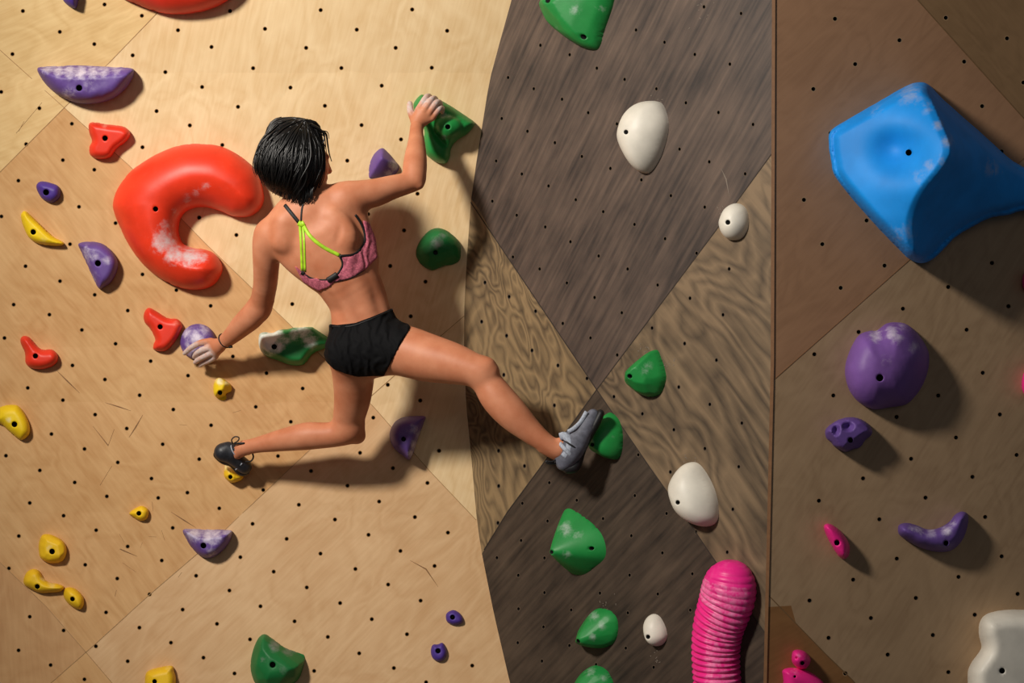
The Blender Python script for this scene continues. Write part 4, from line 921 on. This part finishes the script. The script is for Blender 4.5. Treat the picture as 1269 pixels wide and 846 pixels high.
def cloth(name, col, rough=.8, var=.12, bump=.5):
    m, nd, lk, b = newmat(name); tc = N(nd, 'ShaderNodeTexCoord')
    wv = N(nd, 'ShaderNodeTexWave'); wv.inputs['Scale'].default_value = 9; wv.inputs['Distortion'].default_value = 9; wv.inputs['Detail'].default_value = 2; wv.inputs['Detail Scale'].default_value = 1.2
    lk.new(tc.outputs['Object'], wv.inputs['Vector']); no = N(nd, 'ShaderNodeTexNoise'); no.inputs['Scale'].default_value = 160; lk.new(tc.outputs['Object'], no.inputs['Vector'])
    c = s2l(col); r = ramp(nd, [(.3, tuple(x*(1-var) for x in c)), (.7, tuple(x*(1+var) for x in c))]); lk.new(no.outputs['Fac'], r.inputs[0]); lk.new(r.outputs[0], b.inputs['Base Color'])
    b.inputs['Roughness'].default_value = rough; b.inputs['Specular IOR Level'].default_value = .15
    bp = N(nd, 'ShaderNodeBump'); bp.inputs['Strength'].default_value = bump; bp.inputs['Distance'].default_value = .004
    lk.new(wv.outputs['Fac'], bp.inputs['Height']); lk.new(bp.outputs[0], b.inputs['Normal']); return m
M['blackcloth'] = cloth('black jersey', (13, 13, 15), bump=.9); M['pinkcloth'] = cloth('heathered pink jersey', (196, 104, 122), .7, .35, .7)
M['band'] = simple('black elastic', (16, 15, 16), .6); M['lime'] = simple('neon green elastic', (176, 226, 40), .5, var=.2)
sh = garment('shorts', [[(396,400),(418,402.5),(440,400),(462,392),(489,380.5),(498,392),(509,405),(492,434),(476,466),(460,466),(443,467),(428,463),(413,457),(396,440)]], .0065, M['blackcloth'], None, .0016)
sh['label'] = 'black fitted shorts'
bra = garment('sports_bra', [[(449,272),(452,286),(452.5,300),(447,310.5),(436,316.5),(423,318),(425,328),(420,338),(413,344),(414,350),(436,344.5),(453,334),(468,319),(466,296),(458,276)],
                             [(364,328),(375,336),(386,344),(404,346.5),(414,344),(414,350),(409,355),(395,361),(376,350)]], .0045, M['pinkcloth'], [(345,300),(372,262),(430,250),(455,275),(468,318),(452,334),(414,352),(395,361),(370,345)], .0012)
bvh = BVHTree.FromPolygons([tuple(v) for v in Vall], [tuple(int(i) for i in q) for q in Qall])
camp = Vector((0, -D0, ZC))
def onbody(px, py):
    d = (P(px, py, 4)-camp).normalized(); hit = bvh.ray_cast(camp, d)
    return (hit[0], hit[1]) if hit[0] is not None else (P(px, py, 4.05), -d)
def tube(name, pts, r, mat, parent, ns=8, flat=1.0, taper=None, nrm=None):
    pts = [Vector(p) for p in pts]; n = len(pts); vs = []; fs = []
    for i, p in enumerate(pts):
        T = (pts[min(n-1, i+1)]-pts[max(0, i-1)]).normalized(); Nn = nrm[i] if nrm else Vector((0, -1, 0.01))
        S = T.cross(Nn).normalized(); U = S.cross(T).normalized(); rr = r*(taper(i/(n-1)) if taper else 1)
        for k in range(ns):
            a = 2*math.pi*k/ns; vs.append(p+S*rr*math.cos(a)+U*rr*flat*math.sin(a))
        if i:
            for k in range(ns): fs.append((ns*(i-1)+k, ns*(i-1)+(k+1) % ns, ns*i+(k+1) % ns, ns*i+k))
    fs += [tuple(range(ns)), tuple(ns*(n-1)+k for k in range(ns))]
    if name is None: return vs, fs
    o = mesh_obj(name, vs, fs, mat, parent); recalc(o); return o
def strap(path, wpx, mat, name, parent, flat=.35, lift=.001):
    q = [onbody(x, y) for x, y in catmull(path, 8)]
    return tube(name, [h+n*lift for h, n in q], wpx/2*4.0/F, mat, parent, 8, flat, None, [n for h, n in q])
strap([(353,254),(361,264),(370,275)], 4.6, M['band'], 'strap', bra)
strap([(377,247),(374,260),(373,274)], 2.2, M['band'], 'strap', bra)
strap([(371.5,274),(373,300),(374.5,336)], 3.4, M['lime'], 'strap', bra); strap([(375,276),(377,300),(378,336)], 3.2, M['lime'], 'strap', bra)
strap([(374,275),(384,292),(400,305.5),(421,316.5)], 4.6, M['lime'], 'strap', bra, .45)
strap([(370,276),(374,278),(377,276)], 7, M['lime'], 'strap', bra, .5)
for pth, w_ in (([(440,266),(447,277),(451.5,290),(451,301),(445,310),(436,315.5),(421,317)], 3.2), ([(421,317),(424.5,327),(420,337),(412,343)], 2.6), ([(373,335.5),(386,344),(402,346.5),(411,344)], 2.6), ([(413,349),(436,343.5),(452,334)], 1.2)):
    strap(pth, w_, M['band'], 'piping', bra, .6, .003)
strap([(407,347),(412,344),(418,340)], 8, M['band'], 'knot', bra, .6, .004); strap([(374,337),(377,339)], 6.5, M['band'], 'knot', bra, .5, .003)
strap([(408,404),(425,405.5),(443,402),(463,394),(486,383.5)], 2.0, M['band'], 'waistband', sh, .8, .0075)

# hair: cap plus combed strands
hair_m = simple('black hair', (13, 11, 10), .42, .0, 200, .3)
Hf = Field((-.96, -.70, ZC+.46), (-.60, -.30, ZC+.86), .0045)
hc = P(364, 199, 4.0); fx = Vector((1, 0, 0)); 
tilt = [Vector((.98, .15, -.12)).normalized(), Vector((-.15, .98, 0)).normalized()]; tilt.append(tilt[0].cross(tilt[1]))
Hf.ell(hc, tilt, (.108, .098, .130), .02)
Hf.cone(P(345, 190, 3.98), P(340, 205, 3.98), .052, .055, .03)
Hf.cone(P(350, 163, 4.0), P(384, 161, 4.0), .036, .030, .03)
Hf.cone(P(342, 225, 4.0), P(372, 238, 3.99), .035, .03, .03)
Hf.ell(hp(.098, 0, -.035), AX, (.052, .085, .10), .006, True)
vv, qq = nets(Hf.v, Hf.lo, Hf.h); vv = relax(vv, qq, 2, .5)
hv = [tuple(v) for v in vv]; hf = [tuple(int(i) for i in q) for q in qq]; hb = BVHTree.FromPolygons(hv, hf)
cr = (P(376, 156, 3.98)-hc).normalized(); c1 = cr.cross(Vector((0, -1, 0))).normalized(); c2 = cr.cross(c1).normalized()
def endline(x): return float(np.interp(x, [320, 328, 345, 372, 398], [214, 224, 240, 253, 247]))
for i in range(900):
    az = rng.rand()*2*math.pi; wob = rng.randn()*.5; ph = rng.rand()*6.28; lift_ = .001+abs(rng.randn())*.0045; jit = rng.randn()*4.0; pts = []
    t0 = rng.rand()**2*1.3
    for k in range(22):
        th = t0+k*.115; a2 = az+wob*th*.22+.05*math.sin(th*4+ph)
        dirv = (c1*math.cos(a2)+c2*math.sin(a2))*math.sin(th)+cr*math.cos(th)
        if dirv.dot(fd) > .84: break
        hit = hb.ray_cast(hc+dirv*.4, -dirv)
        if hit[0] is None: break
        q = hit[0]+hit[1]*(lift_*(.4+.5*th)); px_, py_ = proj(np.array(q)); pts.append(q)
        if py_ > endline(float(px_))+jit: break
        if th > 2.5: break
    if len(pts) < 4: continue
    v_, f_ = tube(None, pts, .0014+rng.rand()*.0026, None, None, 5, .8, lambda t: max(.08, 1-t**3))
    b0 = len(hv); hv += v_; hf += [tuple(x+b0 for x in q) for q in f_]
def lock(path, r):
    global hv, hf
    v_, f_ = tube(None, [P(*q) for q in catmull(path, 5)], r, None, None, 6, .7, lambda t: max(.1, 1-.7*t)); b0 = len(hv); hv += v_; hf += [tuple(x+b0 for x in q) for q in f_]
for pth, r in (([(388,158,3.98),(398,163,3.99),(404,166,4.0),(406,178,4.01),(408,190,4.02),(411,200,4.03)], .005), ([(386,162,3.97),(396,165,3.98),(402,170,3.99),(404,184,4.0),(406,198,4.01)], .003),
               ([(390,160,3.98),(400,162,3.99),(406,164,4.0),(408,172,4.0)], .003), ([(338,206,3.98),(326,208,3.98),(317,210,3.98)], .004), ([(334,202,3.98),(324,210,3.98),(320,214,3.98)], .003),
               ([(352,152,3.98),(366,147,3.98),(382,150,3.98),(392,160,3.98)], .007), ([(384,154,3.96),(396,160,3.97),(402,168,3.98),(400,180,3.98)], .006), ([(346,155,3.97),(360,149,3.97),(378,153,3.97),(394,163,3.98)], .006)): lock(pth, r)
for i in range(60):        # ragged ends round the nape and the cheek
    t = i/59; x = 327+t*60; y = endline(x)-3
    x += rng.randn()*1.5; lock([(x+2*rng.randn(), y-16, 3.955), (x+rng.randn(), y-6, 3.955), (x+rng.randn()*2-1, y+3+rng.rand()*3, 3.965)], .0034)
hair = mesh_obj('hair', hv, hf, hair_m, person); hair['label'] = 'short straight black hair'

# bracelet on the left wrist
wc = P(275, 425.5, 4.33); ax_ = (P(288, 415, 4.33)-P(271, 428, 4.37)).normalized(); e1 = ax_.orthogonal().normalized(); e2 = ax_.cross(e1)
wc = P(279, 422, 4.356)
ring = [wc+(e1*math.cos(t)+e2*math.sin(t))*.0295 for t in np.linspace(0, 2*math.pi, 33)]
br = tube('bracelet', ring, .0028, M['band'], person, 8, 1, None, [ax_]*33); br['label'] = 'thin black cord bracelet'
kb = P(284, 430, 4.34); tube('knot', [kb, kb+Vector((.006, -.002, .001)), kb+Vector((.013, 0, .002))], .0045, M['band'], br)

# shoes
def sdf_part(name, parts, lo, hi, mat, parent, cuts=(), h=.0025):
    f = Field(lo, hi, h)
    for pts, k, kd in parts: f.chain(pts, k, kd)
    for pts, k in cuts: f.chain(pts, k, 1, True)
    v_, q_ = nets(f.v, f.lo, f.h); v_ = relax(v_, q_, 1, .5); return np_mesh(name, v_, q_, mat, parent)
M['shoegrey'] = simple('slate grey suede', (98, 100, 112), .65, .3, 60, .3); M['rubber'] = simple('black rubber', (22, 22, 24), .55, .15, 80, .3)
M['strapgrey'] = simple('pale grey webbing', (170, 178, 192), .6, .3, 150, .25); M['shoeblack'] = simple('charcoal leather', (40, 42, 48), .45, .25, 70, .35)
lo, hi = P(676, 594, 3.9)-Vector((.02, .09, .02)), P(756, 498, 3.9)+Vector((.02, .09, .02))
rs = sdf_part('climbing_shoe', [([(699,573,3.91,10.5),(708,560,3.905,14),(717,545,3.90,13.5),(727,528,3.895,11),(735,514,3.895,7.5)], .012, 1.0), ([(696,566,3.91,10),(712,542,3.90,12.5)], .01, .95)], lo, hi, M['shoegrey'], person, cuts=[([(676,562,3.91,8),(691,557,3.91,9.5)], .004)])
rs['label'] = 'slate grey climbing shoe with pale strap'
sdf_part('sole', [([(703,580,3.91,6.5),(712,577,3.91,7),(719,561,3.905,6)], .008, 1.15), ([(719,561,3.905,5),(728,543,3.90,5),(737,526,3.895,5.5),(744,512,3.895,5)], .006, 1.7)], lo, hi, M['rubber'], rs)
def ring_on(c, axis, rx, r, mat, name, parent, a0=0, a1=2*math.pi, n=30, flat=1.0):
    axis = axis.normalized(); e1 = axis.cross(Vector((0, -1, 0))).normalized(); e2 = axis.cross(e1).normalized()
    pts = [c+e1*rx*math.cos(t)+e2*rx*math.sin(t) for t in np.linspace(a0, a1, n)]; return tube(name, pts, r, mat, parent, 8, flat, None, [axis.cross((p-c)).cross(axis) .normalized() for p in pts])
ax2 = P(726, 530, 3.895)-P(702, 568, 3.905)
ring_on(P(703,557,3.905), ax2+Vector((.02, 0, -.02)), .0395, .0075, M['strapgrey'], 'strap', rs, flat=.5)
ring_on(P(709,550,3.903), ax2, .0405, .0032, M['band'], 'strap', rs)
st_ = [(694,541,3.875),(700,540,3.868),(706,548,3.862),(705,558,3.861),(699,566,3.868)]
tube('strap', [P(q[0], q[1], q[2]+.010) for q in catmull(st_, 6)], .0135, M['strapgrey'], rs, 10, .45)
tube('strap', [P(*q) for q in catmull([(704,535,3.872),(712,530,3.868),(720,522,3.872),(727,510,3.876)], 6)], .0075, M['strapgrey'], rs, 8, .5)
tube('heel_loop', [P(*q) for q in catmull([(691,568,3.90),(684,572,3.89),(677,571,3.89),(679,574,3.89),(690,574,3.90)], 6)], .0032, M['rubber'], rs)
lo, hi = P(260, 594, 4.38)-Vector((.02, .13, .02)), P(322, 540, 4.38)+Vector((.02, .10, .02))
ls = sdf_part('climbing_shoe', [([(277,560,4.35,11.5),(287,564,4.36,10.5),(296,572,4.375,9),(303,578,4.39,9)], .010, 1.0), ([(283,556,4.35,9),(290,560,4.35,9)], .008, 1.0)], lo, hi, M['shoeblack'], person)
ls['label'] = 'charcoal climbing shoe with loose pull loops'
sdf_part('sole', [([(270,563,4.355,5.5),(278,569,4.37,6),(288,573,4.385,5.5),(298,583,4.40,5.5),(304,584,4.40,5)], .008, 1.1)], lo, hi, M['rubber'], ls)
ring_on(P(291,558,4.345), P(302,553,4.345)-P(284,562,4.35), .0262, .0022, M['strapgrey'], 'collar', ls)
tube('pull_loop', [P(*q) for q in catmull([(289,550,4.31),(287,545,4.305),(291,541,4.305),(296,542,4.305),(295,546,4.305),(290,549,4.31)], 6)], .0025, M['rubber'], ls)
tube('pull_loop', [P(*q) for q in catmull([(291,550,4.31),(297,549,4.30),(303,549,4.30)], 6)], .0035, M['rubber'], ls)
tube('pull_loop', [P(*q) for q in catmull([(304,572,4.35),(311,571,4.34),(314,566,4.34),(312,561,4.34),(308,563,4.34)], 6)], .0032, M['rubber'], ls)
tube('strap', [P(*q) for q in catmull([(292,582,4.365),(296,578,4.355),(300,574,4.35)], 4)], .0025, M['strapgrey'], ls)
tube('strap', [P(*q) for q in catmull([(290,556,4.325),(294,561,4.322),(297,566,4.33)], 4)], .006, M['shoeblack'], ls, 8, .6)
